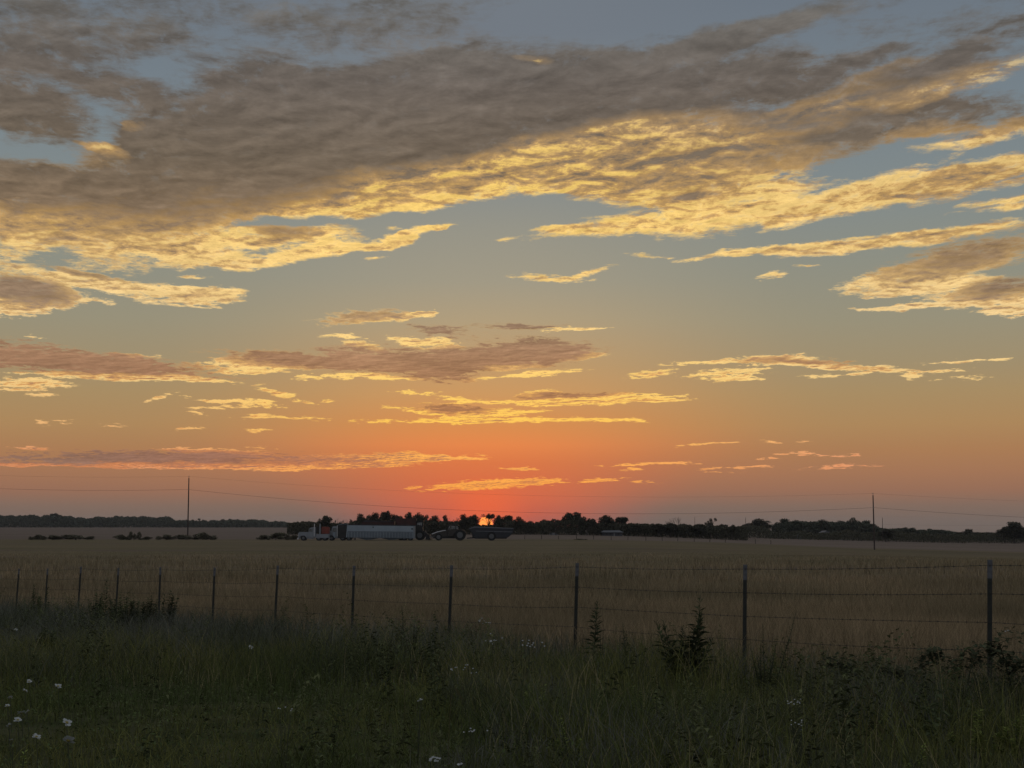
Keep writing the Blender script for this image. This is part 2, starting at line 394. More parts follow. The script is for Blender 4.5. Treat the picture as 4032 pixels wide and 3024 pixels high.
def npmesh(name, V, faces_flat, sizes, material=None, tint=None, smooth=False):
    me = bpy.data.meshes.new(name)
    V = np.asarray(V, np.float32); ff = np.asarray(faces_flat, np.int32); sz = np.asarray(sizes, np.int32)
    me.vertices.add(len(V)); me.vertices.foreach_set('co', V.ravel())
    me.loops.add(len(ff)); me.loops.foreach_set('vertex_index', ff)
    me.polygons.add(len(sz))
    st = np.zeros(len(sz), np.int32); st[1:] = np.cumsum(sz)[:-1]
    me.polygons.foreach_set('loop_start', st)
    if smooth: me.polygons.foreach_set('use_smooth', np.ones(len(sz), bool))
    if tint is not None:
        a = me.attributes.new('tint', 'FLOAT', 'POINT'); a.data.foreach_set('value', np.asarray(tint, np.float32))
    me.update(calc_edges=True)
    if material: me.materials.append(material)
    return me

class MB:
    """collects solids and links them as ONE mesh object"""
    def __init__(s): s.V = []; s.Fc = []
    def add(s, V, Fc):
        b = len(s.V); s.V += [tuple(v) for v in V]; s.Fc += [[b + i for i in f] for f in Fc]; return s
    def box(s, x0, x1, y0, y1, z0, z1):
        V = [(x, y, z) for z in (z0, z1) for y in (y0, y1) for x in (x0, x1)]
        return s.add(V, [(0, 2, 3, 1), (4, 5, 7, 6), (0, 1, 5, 4), (2, 6, 7, 3), (0, 4, 6, 2), (1, 3, 7, 5)])
    def prism(s, pts, y0, y1, inset=0.0):
        """outline in x,z pulled out along y"""
        n = len(pts)
        V = [(x, y0, z) for x, z in pts] + [(x, y1, z) for x, z in pts]
        Fc = [list(range(n))[::-1], list(range(n, 2 * n))] + [[i, (i + 1) % n, n + (i + 1) % n, n + i] for i in range(n)]
        return s.add(V, Fc)
    def tube(s, P, rad, seg=6, cap=True):
        P = [Vector(p) for p in P]
        rr = rad if isinstance(rad, (list, tuple)) else [rad] * len(P)
        V = []; 
        for i, p in enumerate(P):
            t = (P[min(i + 1, len(P) - 1)] - P[max(i - 1, 0)]).normalized()
            a = t.cross(Vector((0, 0, 1)) if abs(t.z) < 0.9 else Vector((0, 1, 0))).normalized(); b = t.cross(a)
            for k in range(seg):
                an = 2 * math.pi * k / seg
                V.append(p + (a * math.cos(an) + b * math.sin(an)) * rr[i])
        Fc = []
        for i in range(len(P) - 1):
            for k in range(seg):
                k2 = (k + 1) % seg
                Fc.append((i * seg + k, i * seg + k2, (i + 1) * seg + k2, (i + 1) * seg + k))
        if cap: Fc += [list(range(seg)), list(range((len(P) - 1) * seg, len(P) * seg))[::-1]]
        return s.add(V, Fc)
    def cyl_y(s, cx, cz, y0, y1, r, seg=20, r2=None):
        """cylinder with its axle along y; r2 makes a ring"""
        V = []; Fc = []
        for y in (y0, y1):
            for k in range(seg):
                a = 2 * math.pi * k / seg; V.append((cx + r * math.cos(a), y, cz + r * math.sin(a)))
        for k in range(seg):
            k2 = (k + 1) % seg; Fc.append((k, k2, seg + k2, seg + k))
        if r2 is None:
            Fc += [list(range(seg))[::-1], list(range(seg, 2 * seg))]
        else:
            b = len(V)
            for y in (y0, y1):
                for k in range(seg):
                    a = 2 * math.pi * k / seg; V.append((cx + r2 * math.cos(a), y, cz + r2 * math.sin(a)))
            for k in range(seg):
                k2 = (k + 1) % seg
                Fc += [(k, b + k, b + k2, k2), (seg + k, seg + k2, b + seg + k2, b + seg + k), (b + k, b + seg + k, b + seg + k2, b + k2)]
        return s.add(V, Fc)
    def sphere(s, c, r, n=8, m=6, sc=(1, 1, 1)):
        V = [(c[0], c[1], c[2] + r * sc[2])]
        for i in range(1, m):
            th = math.pi * i / m
            for k in range(n):
                a = 2 * math.pi * k / n
                V.append((c[0] + r * sc[0] * math.sin(th) * math.cos(a), c[1] + r * sc[1] * math.sin(th) * math.sin(a), c[2] + r * sc[2] * math.cos(th)))
        V.append((c[0], c[1], c[2] - r * sc[2]))
        Fc = [(0, 1 + k, 1 + (k + 1) % n) for k in range(n)]
        for i in range(m - 2):
            for k in range(n):
                a = 1 + i * n; Fc.append((a + k, a + n + k, a + n + (k + 1) % n, a + (k + 1) % n))
        l = len(V) - 1; a = 1 + (m - 2) * n
        Fc += [(l, a + (k + 1) % n, a + k) for k in range(n)]
        return s.add(V, Fc)
    def mesh(s, name, material, bevel=0.0, smooth=False):
        me = bpy.data.meshes.new(name)
        me.from_pydata([tuple(v) for v in s.V], [], s.Fc); me.materials.append(material)
        bm = bmesh.new(); bm.from_mesh(me)
        bmesh.ops.recalc_face_normals(bm, faces=bm.faces)
        if bevel > 0:
            bmesh.ops.bevel(bm, geom=list(bm.edges), offset=bevel, segments=2, affect='EDGES', clamp_overlap=True)
        if smooth:
            for f in bm.faces: f.smooth = True
        bm.to_mesh(me); bm.free(); me.update()
        return me
    def build(s, name, material, parent=None, bevel=0.0, smooth=False, loc=None):
        o = bpy.data.objects.new(name, s.mesh(name, material, bevel, smooth)); COL.objects.link(o)
        if parent is not None: o.parent = parent
        if loc is not None: o.location = loc
        return o

def link(name, me, parent=None, loc=(0, 0, 0)):
    o = bpy.data.objects.new(name, me); COL.objects.link(o); o.location = loc
    if parent is not None: o.parent = parent
    return o

def copy_tree(o, parent=None):
    c = o.copy(); COL.objects.link(c); c.parent = parent
    for ch in list(o.children): copy_tree(ch, c)
    return c

# ------------------------------------------------------------------ the ground: one sheet to the horizon
def build_ground():
    rr = [0.0]; r = 1.5
    while r < 5000: rr.append(r); r *= 1.055 if r < 700 else 1.10
    rr.append(5000.0)
    segs = 300
    ang = np.concatenate([np.linspace(R(50), R(130), 200, endpoint=False), np.linspace(R(130), R(410), 100, endpoint=False)])
    n = len(ang); V = [(0, 0)]
    for q in rr[1:]: V += [(q * math.cos(a), q * math.sin(a)) for a in ang]
    V = np.array(V); Z = height(V[:, 0], V[:, 1])
    V3 = np.column_stack([V, Z])
    ff = []; sz = []
    for k in range(n): ff += [0, 1 + k, 1 + (k + 1) % n]; sz.append(3)
    for i in range(len(rr) - 2):
        a = 1 + i * n; b = a + n
        for k in range(n):
            k2 = (k + 1) % n
            ff += [a + k, b + k, b + k2, a + k2]; sz.append(4)
    m = bpy.data.materials.new('ground'); m.use_nodes = True
    nt = m.node_tree; nt.nodes.clear(); g = G(nt)
    pos = g.node('ShaderNodeNewGeometry').outputs['Position']
    sx = g.node('ShaderNodeSeparateXYZ'); nt.links.new(pos, sx.inputs[0])
    X, Y, Z_ = sx.outputs
    big = g.noise(g.v('MULTIPLY', pos, (0.5, 1.0, 0.0)), 0.022, 5, 0.6)
    mid = g.noise(g.v('MULTIPLY', pos, (0.35, 1.0, 0.0)), 0.16, 6, 0.65)
    fine = g.noise(g.v('MULTIPLY', pos, (1.0, 0.7, 0.0)), 1.7, 6, 0.7)
    rows = g.noise(g.v('MULTIPLY', pos, (0.04, 1.0, 0.0)), 0.09, 4, 0.5)
    hay = g.mix(g.mapr(g.m('ADD', g.m('MULTIPLY', big, .5), g.m('MULTIPLY', mid, .5)), 0.40, 0.60), (.165, .128, .078), (.128, .108, .062))
    hay = g.mix(g.mapr(rows, 0.50, 0.66), hay, (.135, .103, .075))
    far = g.mix(g.mapr(rows, 0.38, 0.62), (.180, .138, .108), (.138, .107, .084))
    bound = g.m('ADD', Y, g.m('MULTIPLY', g.m('SUBTRACT', mid, .5), 16.0))
    hay = g.mix(g.mapr(g.noise(g.v('MULTIPLY', pos, (0.12, 1.0, 0.0)), 0.05, 4, 0.55), 0.52, 0.70, 0.0, 0.55), hay, (.085, .068, .045))
    c = g.mix(g.mapr(bound, 297, 308), hay, far)
    # the roadside strip on this side of the fence is green
    fl = g.m('ADD', g.m('ADD', X, g.m('MULTIPLY', Y, 0.635)), g.m('MULTIPLY', g.m('SUBTRACT', mid, .5), 3.0))
    c = g.mix(g.mapr(fl, 14.0, 15.8), g.mix(g.mapr(fine, .4, .6), (.045, .050, .024), (.060, .060, .032)), c)
    gain = g.mapr(fine, 0.25, 0.75, 0.72, 1.25, smooth=False)
    vs = g.v('SCALE', c); nt.links.new(gain, vs.node.inputs[3])
    d = g.node('ShaderNodeBsdfDiffuse'); nt.links.new(vs, d.inputs[0])
    out = g.node('ShaderNodeOutputMaterial'); nt.links.new(d.outputs[0], out.inputs[0])
    me = npmesh('ground', V3, ff, sz, m, smooth=True)
    return tag(link('ground', me), kind='structure')
build_ground()

# ------------------------------------------------------------------ grasses
def blades(P, hgt, wid, lean, seed, bend=0.35, segs=2):
    """many tapering blades as arrays: each 2*segs+1 vertices"""
    r = np.random.default_rng(seed); n = len(P)
    az = r.uniform(0, 2 * np.pi, n); face = r.uniform(0, 2 * np.pi, n)
    lx = np.cos(az) * lean; ly = np.sin(az) * lean
    wx = np.cos(face) * wid / 2; wy = np.sin(face) * wid / 2
    V = []
    for i in range(segs + 1):
        t = i / segs; tt = t + bend * t * t
        cx = P[:, 0] + lx * hgt * tt * t; cy = P[:, 1] + ly * hgt * tt * t; cz = P[:, 2] + hgt * t * (1 - 0.25 * lean * t)
        k = 1 - 0.75 * t if i < segs else 0
        if i < segs: V += [np.column_stack([cx - wx * k, cy - wy * k, cz]), np.column_stack([cx + wx * k, cy + wy * k, cz])]
        else: V += [np.column_stack([cx, cy, cz])]
    nv = 2 * segs + 1
    A = np.stack(V, 1).reshape(-1, 3)
    base = np.arange(n) * nv
    ff = []; pat = []; sz = []
    for i in range(segs - 1): pat += [2 * i, 2 * i + 1, 2 * i + 3, 2 * i + 2]; sz.append(4)
    pat += [2 * segs - 2, 2 * segs - 1, 2 * segs]; sz.append(3)
    ff = (base[:, None] + np.array(pat)[None, :]).ravel()
    tint = np.repeat(r.uniform(0, 1, n), nv)
    return A, ff, np.tile(sz, n), tint

def join(parts):
    V = []; ff = []; sz = []; ti = []; b = 0
    for a, f, s_, t in parts:
        V.append(a); ff.append(f + b); sz.append(s_); ti.append(t); b += len(a)
    return np.concatenate(V), np.concatenate(ff), np.concatenate(sz), np.concatenate(ti)

def wedge(n, d0, d1, power=1.0, margin=0.42):
    """random ground points inside the view wedge, y between d0 and d1"""
    u = RNG.uniform(0, 1, n)
    y = (d0 ** power + u * (d1 ** power - d0 ** power)) ** (1 / power)
    x = RNG.uniform(-margin, margin, n) * y
    return x, y

def clumpy(x, y, s, seed):
    """cheap smooth value noise 0..1 for the density and height of vegetation"""
    r = np.random.default_rng(seed); v = 0
    for k in range(6):
        a = r.uniform(0, 2 * np.pi); f = s * r.uniform(0.6, 1.9); ph = r.uniform(0, 6.28)
        v = v + np.sin((x * np.cos(a) + y * np.sin(a)) * f + ph + 1.3 * np.sin((x * np.sin(a) - y * np.cos(a)) * f * 0.7 + ph * 2))
    return np.clip(v / 6 + 0.5, 0, 1)

m_hay = mat('dry_grass', (.265, .200, .120), noise=(0.10, (.145, .120, .072)), transl=0.30, attr=(0.5, 1.6))
m_green = mat('grass_green', (.062, .080, .028), noise=(0.30, (.140, .140, .046)), transl=0.30, attr=(0.5, 1.6))
m_grey = mat('grass_grey', (.120, .120, .100), noise=(0.35, (.060, .068, .040)), transl=0.25, attr=(0.5, 1.6))
m_straw = mat('grass_straw', (.30, .245, .130), noise=(0.8, (.22, .20, .10)), transl=0.3, attr=(0.4, 1.5))

# tall dry grass beyond the fence
parts = []
for n, d0, d1, h0, h1_, w in ((90000, 14, 42, .38, .70, .010), (60000, 38, 80, .42, .70, .018), (40000, 75, 170, .45, .72, .036)):
    x, y = wedge(n, d0, d1, 1.0)
    side = x + 0.635 * y - 14.5 + (clumpy(x, y, 0.8, 5) - .5) * 1.6
    k = side > 0.1; x = x[k]; y = y[k]
    hh = (h0 + (h1_ - h0) * RNG.uniform(0, 1, len(x))) * (0.72 + 0.5 * clumpy(x, y, 0.25, 9))
    hh = hh * (1 - .85 * sstep(90, 168, y))
    P = np.column_stack([x, y, height(x, y) - .02])
    parts.append(blades(P, hh, w * RNG.uniform(.6, 1.3, len(x)), RNG.uniform(.05, .45, len(x)), n))
V, ff, sz, ti = join(parts)
tag(link('tall_dry_grass', npmesh('tall_dry_grass', V, ff, sz, m_hay, ti)), 'tan dry hay grass filling the field beyond the barbed wire fence', 'grass', kind='stuff')

# roadside vegetation on this side of the fence
def roadside(n, d0, d1, hfun, w, material, name, label, keep, lean=(.1, .8), seed=1, segs=3, cat='grass'):
    x, y = wedge(n, d0, d1, 1.4)
    side = 14.5 - x - 0.635 * y + (clumpy(x, y, 0.8, 5) - .5) * 1.6
    k = (side > -0.2) & keep(x, y); x = x[k]; y = y[k]
    hh = hfun(x, y) * RNG.uniform(.55, 1.15, len(x))
    P = np.column_stack([x, y, height(x, y) - .02])
    A = blades(P, hh, w * RNG.uniform(.5, 1.4, len(x)), RNG.uniform(*lean, len(x)), seed, segs=segs)
    tag(link(name, npmesh(name, A[0], A[1], A[2], material, A[3])), label, cat, kind='stuff')

def lawn(x, y):
    """1 on the short green verge at the lower left, 0 in the tall growth"""
    return (1 - sstep(-1.6, 0.2, x + (clumpy(x, y, 1.1, 3) - .5) * 1.4)) * (1 - sstep(14.5, 18.5, y + (clumpy(x, y, .7, 4) - .5) * 3))
def tall_h(x, y):
    return (0.26 + 0.42 * clumpy(x, y, 1.6, 21)) * (0.55 + 0.45 * sstep(6, 12, y)) * (1 - 0.62 * lawn(x, y))
roadside(60000, 5.0, 24, tall_h, .008, m_green, 'green_grass', 'green grass of the roadside verge in front of the fence', lambda x, y: RNG.uniform(0, 1, len(x)) < .45 + .5 * np.maximum(lawn(x, y), clumpy(x, y, .9, 31)), seed=31)
roadside(60000, 5.0, 26, lambda x, y: tall_h(x, y) * 1.05, .007, m_grey, 'grey_green_weeds', 'grey green thin weeds tangled through the verge', lambda x, y: (RNG.uniform(0, 1, len(x)) < .95 * clumpy(x, y, .8, 41)) & (lawn(x, y) < .5), seed=41)
roadside(7000, 6.0, 22, lambda x, y: tall_h(x, y) * 1.22, .006, m_straw, 'straw_stems', 'straw coloured seeding stems standing in the verge', lambda x, y: (RNG.uniform(0, 1, len(x)) < clumpy(x, y, 1.2, 51)) & (lawn(x, y) < .4), lean=(.05, .5), seed=51)
roadside(45000, 20, 52, lambda x, y: 0.42 + 0.28 * clumpy(x, y, .6, 61), .014, m_grey, 'fence_row_growth', 'dark dull green growth running along the fence row at left', lambda x, y: RNG.uniform(0, 1, len(x)) < .9, seed=61)

# small broad leaves low in the verge (clover and young weeds)
def leaf_cloud(P, size, seed, flat=0.5):
    """pointed leaf faces (4 vertices) at points P with random turns"""
    r = np.random.default_rng(seed); n = len(P)
    a = r.uniform(0, 2 * np.pi, n); tilt = r.normal(0, flat, n)
    d = np.column_stack([np.cos(a) * np.cos(tilt), np.sin(a) * np.cos(tilt), np.sin(tilt)])
    s_ = np.column_stack([-np.sin(a), np.cos(a), r.normal(0, .5, n)]); s_ /= np.linalg.norm(s_, axis=1)[:, None]
    L = (size * r.uniform(.6, 1.4, n))[:, None]
    A = np.stack([P - d * L * .5, P - s_ * L * .26, P + d * L * .5, P + s_ * L * .26], 1).reshape(-1, 3)
    ff = np.arange(4 * n); return A, ff, np.full(n, 4), np.repeat(r.uniform(0, 1, n), 4)
m_clover = mat('clover_leaf', (.050, .066, .026), noise=(1.2, (.075, .095, .038)), transl=0.25, attr=(.5, 1.6))
x, y = wedge(30000, 6, 20, 1.3)
k = (x + 0.635 * y < 14.2) & (RNG.uniform(0, 1, len(x)) < .15 + .8 * lawn(x, y)); x = x[k]; y = y[k]
P = np.column_stack([x, y, height(x, y) + RNG.uniform(.02, .22, len(x))])
A = leaf_cloud(P, .030, 77)
tag(link('clover', npmesh('clover', A[0], A[1], A[2], m_clover, A[3])), 'small rounded leaves low in the short green verge', 'ground cover', kind='stuff')

# leafy weeds of many heights tangled through the verge and over the foot of the fence
def leafy_weeds(n, seed):
    r = np.random.default_rng(seed)
    x = r.uniform(-.42, .42, n); y = 9 + r.uniform(0, 1, n) ** .8 * 36; x = x * y
    side = 14.6 - x - .635 * y
    dens = clumpy(x, y, .9, 91) * (1 - .8 * lawn(x, y))
    k = (side > -.5) & (r.uniform(0, 1, n) < dens * 1.1); x = x[k]; y = y[k]
    hh = (.22 + .55 * clumpy(x, y, 1.9, 92) ** 1.5) * r.uniform(.7, 1.25, len(x)) * np.where(y < 9, .8, 1)
    m = 34; t = np.tile(np.linspace(.12, 1, m), len(x)); H = np.repeat(hh, m)
    lx = np.repeat(r.normal(0, .16, len(x)), m); ly = np.repeat(r.normal(0, .16, len(x)), m)
    L = .085 * (1.15 - .75 * t) * r.uniform(.6, 1.4, len(t)) * np.clip(H / .45, .7, 1.5); a = r.uniform(0, 6.283, len(t))
    dx, dy, dz = np.cos(a) * .8, np.sin(a) * .8, r.uniform(-.1, .8, len(t))
    P0 = np.column_stack([np.repeat(x, m) + lx * t * t * H * 2, np.repeat(y, m) + ly * t * t * H * 2, np.repeat(height(x, y), m) + H * t])
    D_ = np.column_stack([dx, dy, dz]) * L[:, None]; S_ = np.column_stack([-np.sin(a), np.cos(a), 0 * a]) * (L * np.repeat(r.uniform(.09, .24, len(x)), m))[:, None]
    drop = np.column_stack([0 * a, 0 * a, -L * .35])
    A = np.stack([P0, P0 + D_ * .5 - S_, P0 + D_ + drop, P0 + D_ * .5 + S_], 1).reshape(-1, 3)
    stems = blades(np.column_stack([x, y, height(x, y)]), hh * 1.02, np.full(len(x), .009), np.full(len(x), .12), 93, bend=.2)
    tint = np.repeat(np.clip(np.repeat(r.uniform(0, 1, len(x)), m) + r.normal(0, .12, len(t)), 0, 1), 4)
    V, ff, sz, ti = join([(A, np.arange(len(A)), np.full(len(t), 4), tint), stems])
    tag(link('leafy_weeds', npmesh('leafy_weeds', V, ff, sz, m_leafy, ti)), 'ragged dark leafy weeds tangled through the verge up to the fence', 'weeds', kind='stuff')
m_leafy = mat('leafy_weed', (.060, .072, .036), noise=(.5, (.100, .105, .048)), transl=.25, attr=(.45, 1.7))
leafy_weeds(4200, 90)

# ------------------------------------------------------------------ trees: a few grown shapes, each tree its own object
m_leaf = mat('tree_leaf', (.050, .048, .032), noise=(0.35, (.070, .066, .044)), transl=0.25, attr=(.5, 1.6))
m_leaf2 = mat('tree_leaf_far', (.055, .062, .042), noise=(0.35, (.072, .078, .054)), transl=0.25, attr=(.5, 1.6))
m_bush = mat('bush_leaf', (.12, .11, .074), noise=(0.5, (.15, .135, .090)), transl=0.2, attr=(.5, 1.6))
m_bark = mat('bark', (.075, .058, .045), noise=(3.0, (.05, .04, .03)))

def crown_mesh(seed, kind, nleaf, leafsize, material):
    """crown in a unit frame: height 1 (ground to top), half width about .4"""
    r = random.Random(seed); rn = np.random.default_rng(seed)
    lobes = []
    if kind == 'round':
        for _ in range(11):
            a = r.uniform(0, 6.28); q = r.uniform(.05, .27); lobes.append((q * math.cos(a), q * math.sin(a), r.uniform(.34, .82), r.uniform(.11, .19)))
        lobes.append((0.02, 0, .84, .15)); lobes.append((0, 0, .55, .26))
    elif kind == 'tall':
        for i in range(10):
            t = i / 9; a = r.uniform(0, 6.28); q = .13 * (1 - t * .6); lobes.append((q * math.cos(a), q * math.sin(a), .28 + .64 * t, .15 - .07 * t))
    elif kind == 'broad':
        for _ in range(15):
            a = r.uniform(0, 6.28); q = r.uniform(.1, .42); lobes.append((q * math.cos(a), q * math.sin(a), .80 - q * .5 + r.uniform(-.12, .10), r.uniform(.10, .17)))
    elif kind == 'open':
        for _ in range(17):
            a = r.uniform(0, 6.28); q = r.uniform(.12, .34); lobes.append((q * math.cos(a), q * math.sin(a), r.uniform(.30, .90), r.uniform(.07, .12)))
    elif kind == 'high':
        for _ in range(12):
            a = r.uniform(0, 6.28); q = r.uniform(.0, .33); lobes.append((q * math.cos(a), q * math.sin(a), r.uniform(.80, .92), r.uniform(.09, .13)))
        for _ in range(5):
            a = r.uniform(0, 6.28); q = r.uniform(.1, .36); lobes.append((q * math.cos(a), q * math.sin(a), r.uniform(.62, .76), r.uniform(.035, .05)))
    else:   # bush
        for _ in range(12):
            a = r.uniform(0, 6.28); q = r.uniform(.0, .75); lobes.append((q * math.cos(a), q * math.sin(a) * .6, r.uniform(.2, .78) * (1 - q * .35), r.uniform(.16, .30)))
    w = np.array([l[3] ** 2 for l in lobes]); w /= w.sum()
    idx = rn.choice(len(lobes), nleaf, p=w); Lb = np.array(lobes)[idx]
    u = rn.normal(0, 1, (nleaf, 3)); u /= np.linalg.norm(u, axis=1)[:, None]
    rad = Lb[:, 3] * (rn.uniform(0.15, 1.0, nleaf) ** 0.45) * (1 + rn.normal(0, .10, nleaf))
    P = Lb[:, :3] + u * rad[:, None] * np.array([1, 1, .85])
    P[:, 2] = np.clip(P[:, 2], .03, 1.02)
    A = leaf_cloud(P, leafsize, seed, 1.0)
    sc_ = 1.0 / A[0][:, 2].max(); A[0][:, :] *= sc_
    return npmesh('crown', A[0], A[1], A[2], material, A[3]), lobes

def trunk_mesh(seed, lobes, kind):
    r = random.Random(seed); b = MB()
    top = max(l[2] for l in lobes) * (.9 if kind in ('tall', 'open') else .75)
    b.tube([(0, 0, -.04), (.01, 0, .15), (-.01, .01, .35), (.0, 0, top)], [.032, .024, .018, .004], 6)
    for l in lobes:
        z0 = r.uniform(.18, .45) if kind != 'open' else r.uniform(.25, .6)
        m_ = ((l[0] * .45), l[1] * .45, z0 + (l[2] - z0) * .6)
        b.tube([(0, 0, z0), m_, (l[0], l[1], l[2])], [.012, .008, .003], 5)
        if kind == 'open':
            for _ in range(5):
                q = Vector((l[0], l[1], l[2])); e = q + Vector((r.uniform(-1, 1), r.uniform(-1, 1), r.uniform(-.2, 1.2))) * .09
                b.tube([q, e], [.004, .0015], 4)
    return b.mesh('trunk', m_bark)

def bare_mesh(seed):
    """thin-leaved tree: limbs and twigs dividing, no leaves"""
    r = random.Random(seed); b = MB()
    def grow(p, d, L, rad, lev):
        e = p + d * L
        b.tube([p, p + d * L * .5 + Vector((r.uniform(-1, 1), r.uniform(-1, 1), 0)) * L * .06, e], [rad, rad * .8, rad * .55], 4)
        if lev == 0: return
        for _ in range(3):
            nd = (d + Vector((r.uniform(-1, 1), r.uniform(-1, 1), r.uniform(-.2, .5))) * .75).normalized()
            grow(e if r.random() < .6 else p + d * L * r.uniform(.5, .9), nd, L * r.uniform(.6, .8), rad * .55, lev - 1)
    grow(Vector((0, 0, -.03)), Vector((0, 0, 1)), .30, .022, 5)
    me = b.mesh('trunk', m_bark)
    z = max(v.co.z for v in me.vertices)
    for v in me.vertices: v.co /= z
    return me

PROTO = {}
for kind, seeds, n, ls in (('round', (1, 2, 3, 4), 2600, .068), ('tall', (5, 6), 1700, .060), ('broad', (7, 8, 9), 2900, .066), ('open', (10, 11), 1500, .055), ('high', (15,), 1500, .05), ('bush', (12, 13, 14), 2200, .12)):
    for s_ in seeds:
        me, lobes = crown_mesh(s_, kind, n, ls, m_leaf)
        PROTO.setdefault(kind, []).append((me, trunk_mesh(s_, lobes, kind)))
PROTO['bare'] = [(None, bare_mesh(20)), (None, bare_mesh(21))]
HW = {'round': .38, 'tall': .22, 'broad': .48, 'open': .40, 'bush': .85, 'bare': .42}
_cnt = {}
def tree(kind, px0, px1, top, d, label, group='trees of the middle treeline', cat='tree', name=None, base=None, far=False):
    """a tree whose crown spans photograph columns px0..px1 and reaches row top, standing d metres off"""
    xc = at((px0 + px1) / 2, HOR, d).x; wid = (px1 - px0) / F * d
    zt = at((px0 + px1) / 2, top, d).z; z0 = h1(xc, d) if base is None else base
    H = zt - z0
    i = _cnt.get(kind, 0); _cnt[kind] = i + 1
    me, tr = PROTO[kind][i % len(PROTO[kind])]
    nm = name or {'bare': 'bare_tree', 'bush': 'bush'}.get(kind, 'tree')
    o = empty(nm, (xc, d, z0), label, cat, group)
    rz = ((i * 2.4) % 6.28) if kind != 'bush' else (0 if i % 2 else math.pi)
    src = me or tr
    co = np.empty(len(src.vertices) * 3, np.float32); src.vertices.foreach_get('co', co); co = co.reshape(-1, 3)
    xr = co[:, 0] * math.cos(rz) - co[:, 1] * math.sin(rz)
    lo, hi = np.percentile(xr, 2), np.percentile(xr, 98)
    sx = wid / (hi - lo); o.location.x = xc - (lo + hi) / 2 * sx
    if me is not None:
        c = link('crown', me, o); c.scale = (sx, sx, H); c.rotation_euler = (0, 0, rz)
        if kind == 'bush':
            c.material_slots[0].link = 'OBJECT'; c.material_slots[0].material = m_bush
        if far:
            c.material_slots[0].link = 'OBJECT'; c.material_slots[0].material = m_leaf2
    t = link('trunk' if kind != 'bush' else 'stem', tr, o); t.scale = (sx, sx, H); t.rotation_euler = (0, 0, rz)
    return o

MID = 445
T = [
 ('round', 1256, 1306, 2029, 'tree with one steep dark crown, standing alone behind the two white truck cabs'),
 ('open', 1309, 1324, 2046, 'thin little tree just right of the lone steep crown behind the white truck cabs'),
 ('bare', 1318, 1352, 2040, 'pale bare tree left of the two, behind the white semi cab'),
 ('bare', 1345, 1372, 2044, 'pale bare tree right of the two, behind the dark sleeper of the white semi'),
 ('tall', 1373, 1389, 2042, 'small narrow tree above the front corner of the pale grain trailer'),
 ('round', 1403, 1443, 2019, 'round topped tree, leftmost of the big three behind the pale trailer'),
 ('round', 1446, 1496, 2014, 'full round tree, middle one of the big three behind the pale trailer'),
 ('broad', 1494, 1545, 2008, 'tree with two small spikes on top, rightmost of the big three behind the pale trailer'),
 ('round', 1530, 1582, 2022, 'ragged open tree between the spiky big tree and the dark red grain tank'),
 ('round', 1594, 1630, 2015, 'round tree directly above the dark red grain tank of the combine'),
 ('broad', 1631, 1683, 2014, 'broad tree with spiky top above the cab of the combine'),
 ('round', 1686, 1730, 2027, 'lower rounded tree above the hood of the tractor'),
 ('tall', 1736, 1765, 2025, 'narrow forked tree left of the tractor cab'),
 ('bare', 1762, 1790, 2038, 'left one of two faint leafless trees over the tractor cab'),
 ('bare', 1785, 1812, 2036, 'right one of two faint leafless trees over the tractor cab'),
 ('round', 1809, 1851, 2021, 'tall rounded tree above the gap between tractor and grain cart'),
 ('round', 1850, 1887, 2021, 'rounded tree touching the left side of the setting sun'),
 ('high', 1900, 1946, 2019, 'see-through tree standing right over the setting sun'),
 ('round', 1946, 1980, 2027, 'narrow tree touching the right side of the setting sun'),
 ('broad', 1979, 2028, 2027, 'broad tree above the right end of the grain cart'),
 ('round', 2028, 2063, 2031, 'domed tree just past the right end of the grain cart'),
 ('round', 2066, 2102, 2049, 'low tree in the dip right of the grain cart'),
 ('round', 2122, 2162, 2041, 'small peaked tree over the right side of the dip in the treeline'),
 ('open', 2170, 2208, 2040, 'wispy tree with thin tips left of the tallest spreading tree'),
 ('broad', 2213, 2285, 2012, 'tallest spreading tree of the stretch right of the sun, with gaps under its crown'),
 ('broad', 2279, 2345, 2032, 'flat topped tree joined to the right side of the tallest spreading tree'),
 ('round', 2357, 2416, 2027, 'dense domed tree behind the low house roof'),
 ('broad', 2413, 2469, 2033, 'tree with branches hanging to the right, behind the right end of the low house'),
 ('round', 2468, 2520, 2059, 'low dark tree just right of the low house'),
 ('round', 2515, 2572, 2060, 'low dark tree under the thin short pole right of the low house'),
 ('round', 2565, 2620, 2058, 'low dark tree left of the bare twiggy treetops'),
 ('bare', 2618, 2648, 2040, 'left one of the two bare twiggy treetops above the dark wood'),
 ('bare', 2640, 2680, 2034, 'right one of the two bare twiggy treetops above the dark wood'),
 ('round', 2612, 2668, 2058, 'low leafy tree beneath the bare twiggy treetops'),
 ('round', 2662, 2722, 2060, 'low tree just right of the bare twiggy treetops'),
 ('round', 2715, 2778, 2061, 'low tree left of the small fan shaped tree'),
 ('open', 2774, 2818, 2037, 'small fan shaped tree with open branches sticking out of the low wood'),
 ('broad', 2815, 2875, 2061, 'low wide tree right of the fan shaped tree'),
 ('broad', 2865, 2912, 2064, 'low wide tree left of the dark dome, before the notch in the treeline'),
]
for i, (k, a, b, t, lab) in enumerate(T):
    tree(k, a, b, t, MID + (i * 7 % 5) * 4 - 8, lab)
